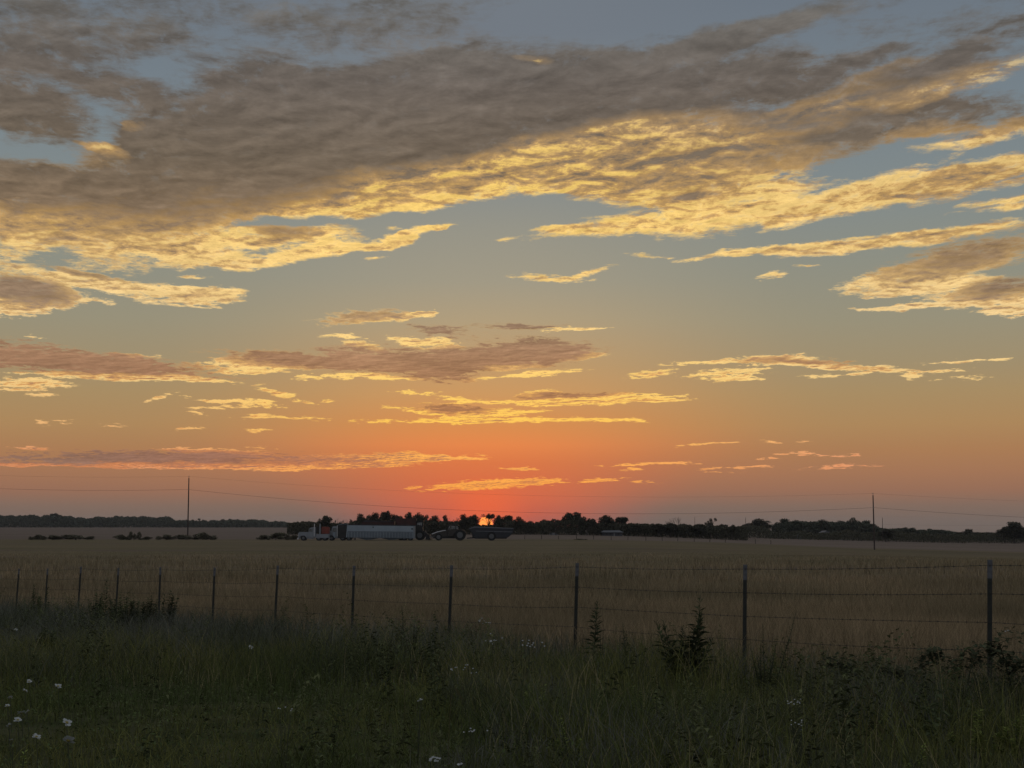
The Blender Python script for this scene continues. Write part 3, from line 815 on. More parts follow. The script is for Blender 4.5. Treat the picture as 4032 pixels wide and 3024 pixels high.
RT = [
 ('round', 2925, 2975, 2056, 600, 'small tree forming the left shoulder of the dark dome'),
 ('round', 2955, 3022, 2040, 606, 'dark domed tree left of the bright notch in the treeline'),
 ('broad', 3000, 3034, 2062, 600, 'low tree at the left edge of the bright notch'),
 ('round', 3036, 3085, 2054, 690, 'pale tree at the right edge of the bright notch'),
 ('round', 3068, 3128, 2040, 700, 'pale rounded tree, first high one right of the notch'),
 ('round', 3108, 3160, 2044, 690, 'pale tree with small gaps, second high one right of the notch'),
 ('broad', 3150, 3215, 2050, 700, 'low flat pale tree filling the saddle between two high groups'),
 ('round', 3205, 3268, 2044, 690, 'pale tree above the larger far white building'),
 ('broad', 3258, 3335, 2047, 700, 'wide pale tree right of the larger far white building'),
 ('round', 3335, 3385, 2035, 690, 'tallest pale tree, with a knob on top, left of the right utility pole'),
 ('round', 3378, 3430, 2047, 700, 'pale tree directly left of the right utility pole'),
 ('round', 3415, 3458, 2058, 690, 'pale tree sloping down behind the right utility pole'),
 ('round', 3463, 3514, 2080, 560, 'small dark dome at the foot of the thin far pole'),
 ('broad', 3505, 3565, 2078, 700, 'low pale tree right of the thin far pole'),
 ('broad', 3545, 3615, 2074, 690, 'low pale hump, highest between the thin far pole and the right edge of its group'),
 ('broad', 3612, 3680, 2080, 700, 'pale low tree, left half of the second hump from the right pole'),
 ('broad', 3665, 3732, 2084, 690, 'pale low tree, right half of the second hump from the right pole'),
 ('broad', 3725, 3790, 2092, 760, 'faint lowest tree in the gap of the right wood'),
 ('broad', 3765, 3845, 2086, 640, 'low dark tree left of the flat spreading tip'),
 ('open', 3795, 3830, 2080, 640, 'flat spreading tree tip leaning right above the low dark wood'),
 ('broad', 3835, 3935, 2095, 640, 'long low dark tree left of the big dark tree at the right edge'),
 ('round', 3925, 3985, 2074, 570, 'left shoulder of the big dark tree group at the right edge'),
 ('round', 3960, 4040, 2052, 565, 'big dark tree cut by the right edge of the view'),
]
for k, a, b, t, d, lab in RT:
    tree(k, a, b, t, d, lab, 'trees of the right hand wood', far=('pale' in lab or 'faint' in lab))
LT = [
 ('broad', 185, 240, 2018, 1480, 'tallest umbrella topped tree standing out of the far wood at left'),
 ('round', 228, 284, 2029, 1480, 'rounded tree just right of the tallest umbrella topped one at left'),
 ('open', 774, 810, 2040, 1500, 'small lone open tree right of the left utility pole'),
 ('broad', 852, 900, 2043, 1500, 'low dense clump of a tree right of the small lone open tree'),
]
for k, a, b, t, d, lab in LT: tree(k, a, b, t, d, lab, 'trees standing out of the far wood', far=True)

# ---- woods that read as one mass
def wood(name, label, segs, d0, d1, top_fn, n, leaf, material, px0, px1, cat='wood'):
    px = RNG.uniform(px0, px1, n); d = RNG.uniform(d0, d1, n)
    xw = (px - 2016) / F * d
    zt = EYE + (HOR - top_fn(px)) / F * d
    g0 = height(xw, d)
    z = g0 + (zt - g0) * (RNG.uniform(0, 1, n) ** .7)
    A = leaf_cloud(np.column_stack([xw, d, z]), leaf, 5, 1.0)
    return tag(link(name, npmesh(name, A[0], A[1], A[2], material, A[3])), label, cat, kind='stuff')
def profile(pts, rough, f, seed):
    xs = [p[0] for p in pts]; ys = [p[1] for p in pts]
    def fn(px):
        r = np.random.default_rng(seed); v = 0
        for k in range(7): v = v + np.abs(np.sin(px * f * (1.7 ** (k * .6)) + r.uniform(0, 6))) / (1 + .5 * k)
        return np.interp(px, xs, ys) - rough * (v / 3 - .5)
    return fn
wood('far_wood', 'long low dark wood on the horizon at left', None, 1440, 1600,
     profile([(-60, 2036), (0, 2036), (90, 2034), (185, 2034), (280, 2037), (300, 2043), (374, 2044), (400, 2040), (520, 2038), (680, 2042), (700, 2053), (860, 2056), (900, 2052), (1010, 2051), (1090, 2058), (1150, 2063)], 13, .035, 3), 50000, 2.0, m_leaf2, -120, 1150)
wood('middle_thicket', 'dark unbroken undergrowth along the foot of the middle treeline', None, 438, 470,
     profile([(1130, 2064), (1180, 2058), (1215, 2056), (1255, 2060), (1300, 2062), (1370, 2064), (1400, 2054), (1560, 2054), (1800, 2056), (1830, 2050), (1868, 2054), (1878, 2070), (1944, 2070), (1955, 2052), (2000, 2050), (2080, 2060), (2105, 2062), (2130, 2056), (2260, 2050), (2350, 2062), (2480, 2064), (2925, 2076)], 9, .11, 8), 95000, .50, m_leaf, 1135, 2940)
wood('right_thicket', 'dark undergrowth along the foot of the right hand wood', None, 560, 640,
     profile([(2890, 2078), (2925, 2070), (3000, 2070), (3040, 2096), (3100, 2098), (3140, 2092), (3200, 2102), (3300, 2098), (3330, 2086), (3380, 2100), (3480, 2096), (3500, 2090), (3600, 2102), (3720, 2106), (3800, 2104), (3900, 2102), (4100, 2100)], 8, .07, 12), 45000, .6, m_leaf, 2895, 4130)
wood('right_wood_mass', 'pale hazy mass of trees filling the right hand wood', None, 680, 780,
     profile([(3030, 2078), (3060, 2064), (3100, 2056), (3400, 2058), (3460, 2082), (3560, 2088), (3720, 2092), (3760, 2100), (4100, 2100)], 7, .06, 15), 36000, .9, m_leaf2, 3035, 4130)

# bushes on the field boundary
BL = [(118, 175, 2103, 'low ragged bush, farthest left on the field boundary'), (165, 250, 2106, 'long low bush, second from the left on the field boundary'), (240, 362, 2104, 'long low bush left of the gap in the boundary growth'),
      (450, 515, 2103, 'dark low bush left of the knobbly pair on the boundary'), (503, 532, 2091, 'taller knobbly bush, left one of the pair on the boundary'), (535, 556, 2091, 'slim knobbly bush, right one of the pair on the boundary'),
      (550, 600, 2111, 'small low bush trailing right of the knobbly pair'), (620, 690, 2104, 'low bush left of the foot of the left utility pole'), (690, 780, 2104, 'bush around the foot of the left utility pole'),
      (765, 850, 2094, 'dense dark bush right of the left utility pole'), (1012, 1062, 2106, 'low end of the bushes left of the white truck'), (1040, 1132, 2095, 'dark rounded bush left of the white truck'), (1125, 1182, 2104, 'bush touching the nose of the white truck'),
      (2088, 2122, 2124, 'small bush just right of the grain cart'), (2130, 2212, 2127, 'yellowish low weeds right of the grain cart'), (2228, 2272, 2130, 'low weeds left of the small dark bush in the stubble'), (2262, 2310, 2121, 'small dark bush in the stubble in front of the low house')]
for a, b, t, lab in BL:
    tree('bush', a, b, t, 291 if a < 1200 else 300, lab, 'bushes on the field boundary', cat='bush')

# ------------------------------------------------------------------ utility poles and their wires
m_pole = mat('pole_wood', (.060, .042, .034), noise=(1.5, (.045, .034, .030)))
m_porc = mat('porcelain', (.16, .15, .15), rough=.3)
m_cable = mat('cable', (.090, .070, .065))
def pole(px, top, d, r, label, lean=0.0, extra=.35):
    x = at(px, HOR, d).x; z0 = h1(x, d); H = at(px, top, d).z - z0
    o = empty('utility_pole', (x, d, z0), label, 'utility pole', 'wooden utility poles'); o.rotation_euler = (0, lean, 0)
    MB().tube([(0, 0, -.4), (0, 0, H * .5), (0, 0, H)], [r, r * .85, r * .68], 10).build('shaft', m_pole, o)
    MB().tube([(0, 0, H - .02), (0, 0, H + extra * .5), (0, 0, H + extra)], [.035, .035, .07], 8).sphere((0, 0, H + extra), .10, 8, 5).build('insulator', m_porc, o)
    zn = H - 2.35
    MB().box(-.06, .06, -r - .14, -r * .7, zn - .10, zn + .10).build('cable_clamp', m_porc, o)
    return o, Vector((x + math.sin(lean) * (H + extra), d, z0 + H + extra)), Vector((x + math.sin(lean) * zn, d - r - .1, z0 + zn))
pL, pL_top, pL_n = pole(740, 1882, 300, .15, 'tall wooden utility pole rising from the bushes at left')
pR, pR_top, pR_n = pole(3441, 1950, 280, .15, 'wooden utility pole in the open field at right', lean=-.004)
pF, pF_top, pF_n = pole(3475, 2040, 556, .13, 'thin distant pole just right of the wooden field pole')
pole(2736, 2040, 520, .08, 'thin short pole sticking up over the low dark wood')[0]['group'] = 'distant thin poles'
pole(2936, 2040, 560, .10, 'thin pole against the left shoulder of the dark dome')[0]['group'] = 'distant thin poles'
pole(2186, 2052, 430, .07, 'pale thin pole in front of the wood, left of the tallest spreading tree')[0]['group'] = 'distant thin poles'
def span(a, b, sag, rad, label, n=48):
    P = []
    for i in range(n + 1):
        t = i / n; p = a.lerp(b, t); p.z -= 4 * sag * t * (1 - t); P.append(p)
    b_ = MB().tube(P, rad, 5)
    return tag(b_.build('overhead_cable', m_cable), label, 'cable', 'overhead cables')
offL = Vector((-200, 330, 21.5)); offR = Vector((200, 262, 6.2))
span(pL_n, offL - Vector((0, 0, 2.4)), 2.8, .020, 'lower cable running from the left pole out of the left side')
span(pL_n, pR_n, 2.75, .020, 'lower cable hanging between the two tall utility poles')
span(pR_n, offR, 2.8, .020, 'lower cable running from the right pole out of the right side')
span(pL_top, offL, 2.6, .009, 'thin top cable running from the left pole out of the left side')
span(pL_top, pR_top, 2.1, .009, 'thin top cable hanging between the two tall utility poles')
span(pR_top, offR + Vector((0, 0, 2.4)), 2.2, .009, 'thin top cable running from the right pole out of the right side')
span(pF_n, Vector((260, 560, 5.0)), 1.2, .014, 'faint far cable running right from the thin distant pole')

# ------------------------------------------------------------------ barbed wire fence with steel posts
m_post = mat('post_steel', (.020, .024, .020), rough=.6, noise=(9, (.032, .030, .026)))
m_tip = mat('post_tip_paint', (.105, .105, .112), rough=.6, noise=(20, (.075, .075, .08)))
m_wire = mat('rusty_wire', (.030, .024, .020), rough=.6)
PX = [2136, 1607, 1245, 977, 766, 601, 465, 350, 258, 177, 106, 44]
TOPY = [1209, 1219.5, 1216, 1221, 1222, 1221.5, 1226, 1225, 1227, 1224, 1228, 1228]
K2 = 4032 / 2212.0
posts = []
for k, (p, t) in enumerate(zip(PX, TOPY)):
    d = 45800.0 / (p + 900)
    posts.append((at(p * K2, HOR, d).x, d, at(p * K2, t * K2, d).z))
# two more posts beyond the frame edges so that the wires end on something
def extra(d, z): return ((14.5 - d * 0.635) + 0, d, z)
posts.insert(0, (posts[0][0] + (posts[0][0] - posts[1][0]) * .95, posts[0][1] - 2.95, posts[0][2] + .10))
for q in range(3):
    a, b = posts[-2], posts[-1]; posts.append((2 * b[0] - a[0], 2 * b[1] - a[1], 2 * b[2] - a[2]))
fence = empty('barbed_wire_fence', (posts[1][0], posts[1][1], h1(posts[1][0], posts[1][1])), 'four strand barbed wire fence on dark steel posts with pale painted tips', 'fence')
fo = Vector(fence.location)
fdir = Vector((-0.635, 1, 0)).normalized()
def post_mesh(tip):
    b = MB(); z0, z1 = (-.2, 1.19) if not tip else (1.19, 1.38)
    w, t, s_ = (.025, .006, .040) if not tip else (.0262, .0072, .0412)
    b.prism([(-w, -t), (w, -t), (w, 0), (.004, 0), (.004, s_), (-.004, s_), (-.004, 0), (-w, 0)], z0, z1)
    b.V = [(x, z, y) for x, y, z in b.V]     # outline lies in plan, height upwards
    if not tip:
        for i in range(22): b.box(-.008, .008, -.013, -.0055, .05 + i * .052, .066 + i * .052)
    return b
pm = post_mesh(False).mesh('fence_post', m_post); tm = post_mesh(True).mesh('post_tip', m_tip)
rl = random.Random(3)
leans = []
for k, (x, y, zt) in enumerate(posts):
    ln = .030 + rl.uniform(-.012, .014); leans.append(ln)
    p = link('fence_post', pm, fence)
    p.rotation_euler = (rl.uniform(-.02, .02), ln, math.atan2(-fdir.x, fdir.y) * 0.0 + rl.uniform(-.3, .3) + .5)
    p.location = Vector((x - math.sin(ln) * 1.38, y, zt - 1.38)) - fo
    t_ = link('post_tip', tm, p)
OFFS = [.055, .345, .635, .915]
for wi, off in enumerate(OFFS):
    b = MB(); rw = random.Random(20 + wi)
    P = []
    for k in range(len(posts) - 1):
        a = Vector(posts[k]); c = Vector(posts[k + 1])
        a = a + Vector((-math.sin(leans[k]) * off, -.02, -off)); c = c + Vector((-math.sin(leans[k + 1]) * off, -.02, -off))
        sag = rw.uniform(.004, .022)
        m = 10
        for i in range(m):
            t = i / m; q = a.lerp(c, t); q.z -= 4 * sag * t * (1 - t); P.append(q - fo)
    P.append(c - fo)
    b.tube(P, .0028, 5)
    L = [0.0]
    for i in range(1, len(P)): L.append(L[-1] + (P[i] - P[i - 1]).length)
    s_ = .06
    ax = [p.x for p in P]; ay = [p.y for p in P]; az = [p.z for p in P]
    while s_ < L[-1]:
        q = Vector((np.interp(s_, L, ax), np.interp(s_, L, ay), np.interp(s_, L, az)))
        for k in range(2):
            a = rw.uniform(0, 3.14); v = Vector((.25 * rw.uniform(-1, 1), math.cos(a), math.sin(a))) * .016
            b.tube([q - v, q, q + v], [.0008, .0026, .0008], 4)
        b.tube([q - fdir * .012, q + fdir * .012], .0048, 5)
        s_ += .125 * rw.uniform(.85, 1.15)
    b.build('barbed_wire', m_wire, fence)

# little old fence out in the stubble
m_old = mat('old_wood', (.045, .036, .030))
ff_ = empty('field_fence', (at(2400, HOR, 306).x, 306, h1(at(2400, HOR, 306).x, 306)), 'faint old fence of short weathered posts crossing the stubble far out at right', 'fence')
fl_ = Vector(ff_.location); rp = random.Random(8); tops = []
for px in (2066, 2132, 2199, 2270, 2337, 2406, 2472, 2543, 2607, 2668, 2733, 2794, 2855, 2973, 3034):
    x = at(px, HOR, 306).x; z = h1(x, 306); hh = rp.uniform(.75, 1.15)
    MB().tube([(0, 0, -.2), (rp.uniform(-.04, .04), 0, hh)], [.065, .055], 7).build('fence_post', m_old, ff_, loc=Vector((x, 306, z)) - fl_)
    tops.append(Vector((x, 306, z + .7)) - fl_)
MB().tube(tops, .006, 4).build('wire', m_wire, ff_)

# ------------------------------------------------------------------ farm vehicles at the field edge
VD = 281.0
def vx(px, d=VD): return at(px, HOR, d).x
def vz(py, d=VD): return at(2016, py, d).z
GZ = 0.0
m_white = mat('white_paint', (.165, .178, .19), rough=.45, spec=.4, noise=(.9, (.155, .165, .18)))
m_trail = mat('trailer_panel', (.22, .26, .29), rough=.5, metal=.0, spec=.4, noise=(.5, (.19, .225, .255)))
m_trail2 = mat('trailer_lower_panel', (.115, .135, .155), rough=.5, spec=.3, noise=(.6, (.09, .11, .125)))
m_blk = mat('dark_metal', (.018, .018, .018), rough=.55, noise=(1.2, (.028, .026, .024)))
m_tyre = mat('tyre_rubber', (.015, .015, .015), rough=.8)
m_rim = mat('rim_metal', (.10, .10, .10), rough=.5)
m_redbox = mat('red_paint', (.17, .040, .026), rough=.5, noise=(.9, (.13, .034, .024)))
m_dkred = mat('dark_red_paint', (.050, .018, .015), rough=.5, noise=(.9, (.036, .018, .015)))
m_tractor = mat('dark_green_paint', (.030, .024, .020), rough=.45, spec=.3)
m_cart = mat('cart_paint', (.022, .025, .030), rough=.5, noise=(.7, (.03, .03, .034)))
m_rimline = mat('cart_rim_paint', (.12, .12, .13), rough=.5)
m_tarp = mat('dark_tarp', (.030, .026, .028), rough=.8, noise=(1.5, (.045, .035, .035)))
m_chrome = mat('chrome', (.45, .44, .44), rough=.35, metal=.4, spec=.6)
def glass_mat(name, col, mixf):
    m = bpy.data.materials.new(name); m.use_nodes = True; nt = m.node_tree; nt.nodes.clear(); g = G(nt)
    tr = g.node('ShaderNodeBsdfTransparent'); tr.inputs[0].default_value = (.75, .75, .72, 1)
    gl = g.node('ShaderNodeBsdfGlossy'); gl.inputs[0].default_value = (col[0] * .4, col[1] * .4, col[2] * .4, 1); gl.inputs[1].default_value = .08
    mx = g.node('ShaderNodeMixShader'); mx.inputs[0].default_value = mixf
    nt.links.new(tr.outputs[0], mx.inputs[1]); nt.links.new(gl.outputs[0], mx.inputs[2])
    o = g.node('ShaderNodeOutputMaterial'); nt.links.new(mx.outputs[0], o.inputs[0]); return m
m_glass = glass_mat('cab_glass', (.8, .8, .8), .45)
class Veh:
    """a vehicle seen side on: outlines given in photograph pixels, pulled out to a real width"""
    def __init__(s, name, px, d, label, cat, group=None):
        s.d = d; x = vx(px, d); s.o = empty(name, (x, d, h1(x, d)), label, cat, group); s.l = Vector(s.o.location)
    def pt(s, p): return (vx(p[0], s.d) - s.l.x, vz(p[1], s.d) - s.l.z)
    def part(s, name, pts, y0, y1, m, parent=None, bevel=.03, more=()):
        b = MB().prism([s.pt(p) for p in pts], y0, y1)
        for q in more: b.prism([s.pt(p) for p in q[0]], q[1], q[2])
        return b.build(name, m, parent or s.o, bevel=bevel)
    def wheel(s, px, r, y0, y1, z=None):
        x = vx(px, s.d) - s.l.x; z = r if z is None else z
        w = MB().cyl_y(0, 0, y0, y1, r, 24, r * .55).build('wheel', m_tyre, s.o, bevel=0, loc=(x, 0, z))
        MB().cyl_y(0, 0, y0 + .04, y1 - .04, r * .55, 20).cyl_y(0, 0, y0 + .01, y0 + .05, r * .16, 12).build('rim', m_rim, w)
        return w
    def tube(s, name, pts, y, rad, m, parent=None):
        return MB().tube([(s.pt(p)[0], y, s.pt(p)[1]) for p in pts], rad, 8).build(name, m, parent or s.o)

# first white truck, nose to the left, red tank on its bed
v = Veh('flatbed_truck', 1237, 279.0, 'white service truck facing left with an orange red tank box on its bed', 'truck')
v.part('hood', [(1178, 2120), (1178, 2098), (1183, 2095), (1216, 2095), (1220, 2120)], -.85, .85, m_white, more=[([(1218, 2122), (1218, 2118), (1238, 2118), (1238, 2122)], -.9, .9)])
c = v.part('cab', [(1217, 2117), (1217, 2093), (1221, 2079), (1230, 2076), (1246, 2077), (1247, 2117)], -.95, .95, m_white, bevel=.06)
v.part('windscreen', [(1219, 2093), (1222.5, 2082), (1234, 2083), (1233, 2093)], -.97, -.955, m_glass, c, bevel=0)
v.part('grille', [(1176.5, 2118), (1176.5, 2099), (1178, 2099), (1178, 2118)], -.6, .6, m_chrome, bevel=0)
v.part('bumper', [(1174.5, 2124), (1174.5, 2118), (1180, 2118), (1180, 2124)], -1.0, 1.0, m_chrome)
v.part('fender', [(1181, 2114), (1186, 2106), (1204, 2106), (1212, 2114), (1208, 2114), (1202, 2109), (1188, 2109), (1184, 2114)], -1.08, -.86, m_white, bevel=0)
v.tube('exhaust_stack', [(1241, 2112), (1241, 2066), (1242, 2063)], -1.02, .085, m_chrome)
v.tube('exhaust_stack', [(1263, 2116), (1263, 2062)], -1.00, .13, m_white)
v.part('bed', [(1247, 2118), (1247, 2103), (1297, 2103), (1297, 2118)], -1.1, 1.1, m_white)
v.part('sleeper_panel', [(1247, 2100), (1247, 2074), (1261, 2074), (1261, 2100)], -.9, .9, m_blk)
v.part('tank_box', [(1268, 2102.6), (1268, 2074), (1297, 2075), (1297, 2102.6)], -.9, .9, m_redbox, bevel=.1)
for px in (1198, 1258, 1282): 
    for s_ in (-1, 1): v.wheel(px, .50, s_ * .92 - .13, s_ * .92 + .13)

# second white truck: the semi tractor in front of the grain trailer
v = Veh('semi_truck', 1335, 281.5, 'white semi truck cab coupled to the long pale grain trailer', 'truck')
v.part('hood', [(1298, 2117), (1298, 2092), (1302, 2090), (1314, 2090), (1314, 2117)], -.9, .9, m_white)
c = v.part('cab', [(1313, 2118), (1308, 2100), (1307, 2090), (1311, 2075), (1315, 2071.5), (1332, 2072), (1336, 2118)], -1.05, 1.05, m_white, bevel=.06)
v.part('side_window', [(1313, 2093), (1315, 2079), (1327, 2079), (1328, 2093)], -1.07, -1.055, m_glass, c, bevel=0)
v.part('door', [(1314, 2116), (1314, 2096), (1322, 2095), (1323, 2116)], -1.075, -1.055, m_trail, c, bevel=0)
v.part('sleeper', [(1334, 2118), (1332, 2068), (1366, 2062), (1371, 2064), (1371, 2106), (1362, 2118)], -1.15, 1.15, m_blk)
v.part('roof_edge', [(1333, 2067), (1352, 2062), (1370, 2062.5), (1370, 2064.5), (1352, 2064.5), (1333, 2069)], -1.17, 1.17, m_trail2, bevel=0)
v.part('bumper', [(1296, 2124), (1296, 2117), (1303, 2117), (1303, 2124)], -1.1, 1.1, m_chrome)
v.part('chassis', [(1300, 2119.5), (1300, 2117), (1392, 2117), (1392, 2119.5)], -.5, .5, m_blk, bevel=0)
v.tube('exhaust_stack', [(1331, 2112), (1331, 2068)], -1.13, .07, m_chrome)
for px in (1308, 1352, 1376):
    for s_ in (-1, 1): v.wheel(px, .50, s_ * .95 - .14, s_ * .95 + .14)

# grain trailer
v = Veh('grain_trailer', 1500, 281.5, 'long pale blue grey hopper grain trailer, the largest object at the field edge', 'trailer')
v.part('upper_panel', [(1369.5, 2091), (1371, 2068), (1633, 2071.5), (1633, 2094)], -1.25, 1.25, m_trail, bevel=.02)
low = v.part('lower_panel', [(1366, 2116), (1369, 2091.2), (1633, 2094.2), (1633, 2120), (1500, 2118)], -1.24, 1.24, m_trail2, bevel=.02)
b = MB()
for i in range(23):
    x0 = 1376 + i * 11.4; q = v.pt((x0, 2092)); z1 = v.pt((x0, 2093.0 + (x0 - 1370) * .0115))[1]; z0 = v.pt((x0, 2117))[1]
    b.box(q[0] - .03, q[0] + .03, -1.285, -1.243, z0, z1)
b.build('side_ribs', m_trail, low)
v.part('rear_corner_post', [(1629, 2120), (1629, 2071), (1634.5, 2071), (1634.5, 2120)], -1.28, 1.28, m_white, bevel=0)
v.part('front_corner_post', [(1366, 2116), (1370, 2067), (1373, 2067), (1369.5, 2116)], -1.28, 1.28, m_trail, bevel=0)
v.part('tarp', [(1371, 2067.6), (1400, 2064), (1600, 2066.5), (1633, 2071), (1633, 2070)][:4] + [(1633, 2071.2)], -1.2, 1.2, m_tarp, bevel=.02)
v.part('hopper', [(1405, 2117.5), (1495, 2118), (1462, 2125), (1440, 2125)], -.8, .8, m_trail2, bevel=.02)
v.part('hopper', [(1500, 2118.5), (1590, 2119.5), (1556, 2125), (1534, 2125)], -.8, .8, m_trail2, bevel=.02)
v.part('marker_plate', [(1470, 2079), (1470, 2073), (1473.5, 2073), (1473.5, 2079)], -1.262, -1.252, m_blk, bevel=0)
v.part('marker_plate', [(1621, 2085), (1621, 2080), (1628, 2080), (1628, 2085)], -1.262, -1.252, m_blk, bevel=0)
v.tube('landing_leg', [(1398, 2117), (1398, 2127)], -1.0, .07, m_blk)
v.tube('landing_leg', [(1398, 2117), (1398, 2127)], 1.0, .07, m_blk)
for px in (1594, 1617):
    for s_ in (-1, 1): v.wheel(px, .50, s_ * .98 - .14, s_ * .98 + .14)

# a dark red trailer behind the pale one
v = Veh('dark_grain_trailer', 1497, 290.0, 'dark red trailer showing only its top above the pale grain trailer', 'trailer')
v.part('box', [(1428, 2112), (1426, 2057), (1432, 2050.5), (1554, 2052), (1556, 2114)], -1.2, 1.2, m_dkred, bevel=.05)
v.part('cover', [(1426, 2056), (1440, 2048.5), (1500, 2050), (1554, 2052), (1554, 2055.5)], -1.25, 1.25, m_tarp)
for px in (1445, 1535):
    for s_ in (-1, 1): v.wheel(px, .5, s_ * .95 - .14, s_ * .95 + .14)

# combine harvester behind the trailer's tail
v = Veh('combine_harvester', 1630, 286.5, 'dark combine harvester behind the tail of the pale grain trailer, red tank above', 'harvester')
v.part('body', [(1562, 2112), (1562, 2070), (1572, 2066), (1662, 2068), (1666, 2080), (1668, 2112), (1640, 2118)], -1.5, 1.5, m_blk, bevel=.08)
v.part('grain_tank', [(1566, 2068), (1556, 2043), (1563, 2040), (1640, 2042), (1640, 2068)], -1.4, 1.4, m_dkred, bevel=.06)
c = v.part('cab', [(1640, 2076), (1641, 2052), (1666, 2053), (1668, 2076)], -.9, .9, m_blk, bevel=.04)
v.part('cab_roof', [(1636, 2053), (1638, 2050), (1668, 2051.5), (1670, 2054)], -1.05, 1.05, m_blk, c, bevel=.02)
v.part('side_window', [(1643, 2073), (1644, 2058), (1663, 2058), (1664, 2073)], -.925, -.905, m_glass, c, bevel=0)
v.part('feeder_house', [(1662, 2100), (1668, 2088), (1690, 2108), (1690, 2118), (1672, 2112)], -.7, .7, m_blk)
v.part('header', [(1680, 2124), (1684, 2106), (1696, 2104), (1700, 2124)], -4.5, 4.5, m_blk)
v.part('ladder', [(1672, 2118), (1672, 2086), (1675, 2086), (1675, 2118)], -1.7, -1.5, m_blk, bevel=0)
for s_ in (-1, 1):
    v.wheel(1655, .95, s_ * 1.5 - .3, s_ * 1.5 + .3); v.wheel(1580, .62, s_ * 1.3 - .2, s_ * 1.3 + .2)

# tractor
v = Veh('tractor', 1770, 280.0, 'dark farm tractor facing left with a sloping hood and tall glass cab', 'tractor')
v.part('hood', [(1697, 2108), (1699, 2101), (1706, 2096), (1722, 2091), (1745, 2086.5), (1764, 2086), (1766, 2112), (1700, 2115)], -.42, .42, m_tractor, bevel=.08)
v.part('hood_stripe', [(1700, 2101.5), (1723, 2092.5), (1746, 2087.5), (1755, 2087), (1755, 2089.5), (1746, 2090.5), (1724, 2095.5), (1702, 2104)], -.445, -.425, m_chrome, bevel=0)
v.part('front_weight', [(1691, 2117), (1692, 2111), (1708, 2110), (1709, 2116)], -.40, .40, m_rim, bevel=.02)
v.part('chassis', [(1705, 2120), (1705, 2112), (1815, 2104), (1830, 2112), (1826, 2120)], -.35, .35, m_blk)
c = v.part('cab', [(1764, 2088), (1766, 2083), (1806, 2083), (1810, 2110), (1768, 2112)], -.80, .80, m_tractor, bevel=.03)
v.part('cab_roof', [(1763, 2070), (1765, 2066.5), (1785, 2065), (1806, 2067), (1809, 2071)], -.88, .88, m_tractor, c, bevel=.05)
for pts in ([(1762.5, 2088), (1765.5, 2070), (1767, 2070), (1765, 2088)], [(1775, 2084), (1775, 2070), (1777, 2070), (1777, 2084)], [(1794, 2084), (1794, 2070), (1795.5, 2070), (1795.5, 2084)], [(1804, 2084), (1803.5, 2070), (1805.5, 2070), (1807, 2084)]):
    b = MB()
    for y in (-.80, .72): b.prism([v.pt(p) for p in pts], y, y + .08)
    b.build('cab_pillar', m_tractor, c)
v.part('front_window', [(1766.5, 2083.5), (1768, 2071), (1774.5, 2071), (1774.5, 2083.5)], -.79, -.77, m_glass, c, bevel=0)
v.part('door_window', [(1777.5, 2083), (1777.5, 2071), (1793.5, 2071), (1793.5, 2083)], -.79, -.77, m_glass, c, bevel=0)
v.part('rear_window', [(1796, 2083), (1796, 2071), (1803, 2071), (1804, 2083)], -.79, -.77, m_glass, c, bevel=0)
v.part('seat', [(1783, 2083), (1783, 2078), (1791, 2078), (1793, 2071.5), (1795, 2072), (1794, 2083)], -.25, .25, m_blk, c)
arc = [(1812 + 27.5 * math.cos(a), 2111 - 26.5 * math.sin(a)) for a in np.linspace(.25, 2.9, 12)]
arc2 = [(1812 + 25.5 * math.cos(a), 2111 - 24.3 * math.sin(a)) for a in np.linspace(2.9, .25, 12)]
for y in (-1.25, .70):
    v.part('rear_fender', arc + arc2, y, y + .55, m_tractor, bevel=0)
for s_ in (-1, 1):
    v.wheel(1812, 1.05, s_ * 1.0 - .24, s_ * 1.0 + .24); v.wheel(1728, .68, s_ * .9 - .2, s_ * .9 + .2)
v.tube('exhaust_pipe', [(1757, 2088), (1757, 2070)], -.3, .05, m_blk)

# grain cart
v = Veh('grain_cart', 1935, 280.0, 'dark grain cart with flared hopper hitched behind the tractor', 'cart')
hop = v.part('hopper', [(1862, 2100), (1850, 2087), (1847, 2083), (1868, 2075), (1940, 2077), (2020, 2080.5), (2022, 2085), (2019, 2098), (2008, 2110), (1998, 2117), (1870, 2118)], -1.4, 1.4, m_cart, bevel=.04)
v.part('rim', [(1846, 2084), (1848, 2081.5), (1868, 2073), (1876, 2073.5), (2022, 2079.5), (2022, 2082), (1874, 2077.5), (1868, 2078)], -1.46, 1.46, m_rimline, hop, bevel=0)
v.part('side_rail', [(1875, 2092), (1875, 2089.5), (2018, 2093), (2018, 2095.5)], -1.45, -1.41, m_rimline, hop, bevel=0)
for px in (1868, 1905, 1942, 1980): v.part('side_brace', [(px, 2117), (px, 2092), (px + 2.2, 2092), (px + 2.2, 2117)], -1.46, -1.405, m_cart, hop, bevel=0)
v.tube('auger', [(1864, 2116), (1860, 2084), (1852, 2078)], -1.1, .16, m_cart)
v.part('tongue', [(1838, 2121), (1838, 2117.5), (1880, 2114), (1880, 2119)], -.14, .14, m_cart)
v.part('frame', [(1870, 2121), (1870, 2117), (1995, 2117), (1995, 2121)], -.9, .9, m_blk, bevel=.02)
for s_ in (-1, 1): v.wheel(1936, .85, s_ * 1.3 - .33, s_ * 1.3 + .33)

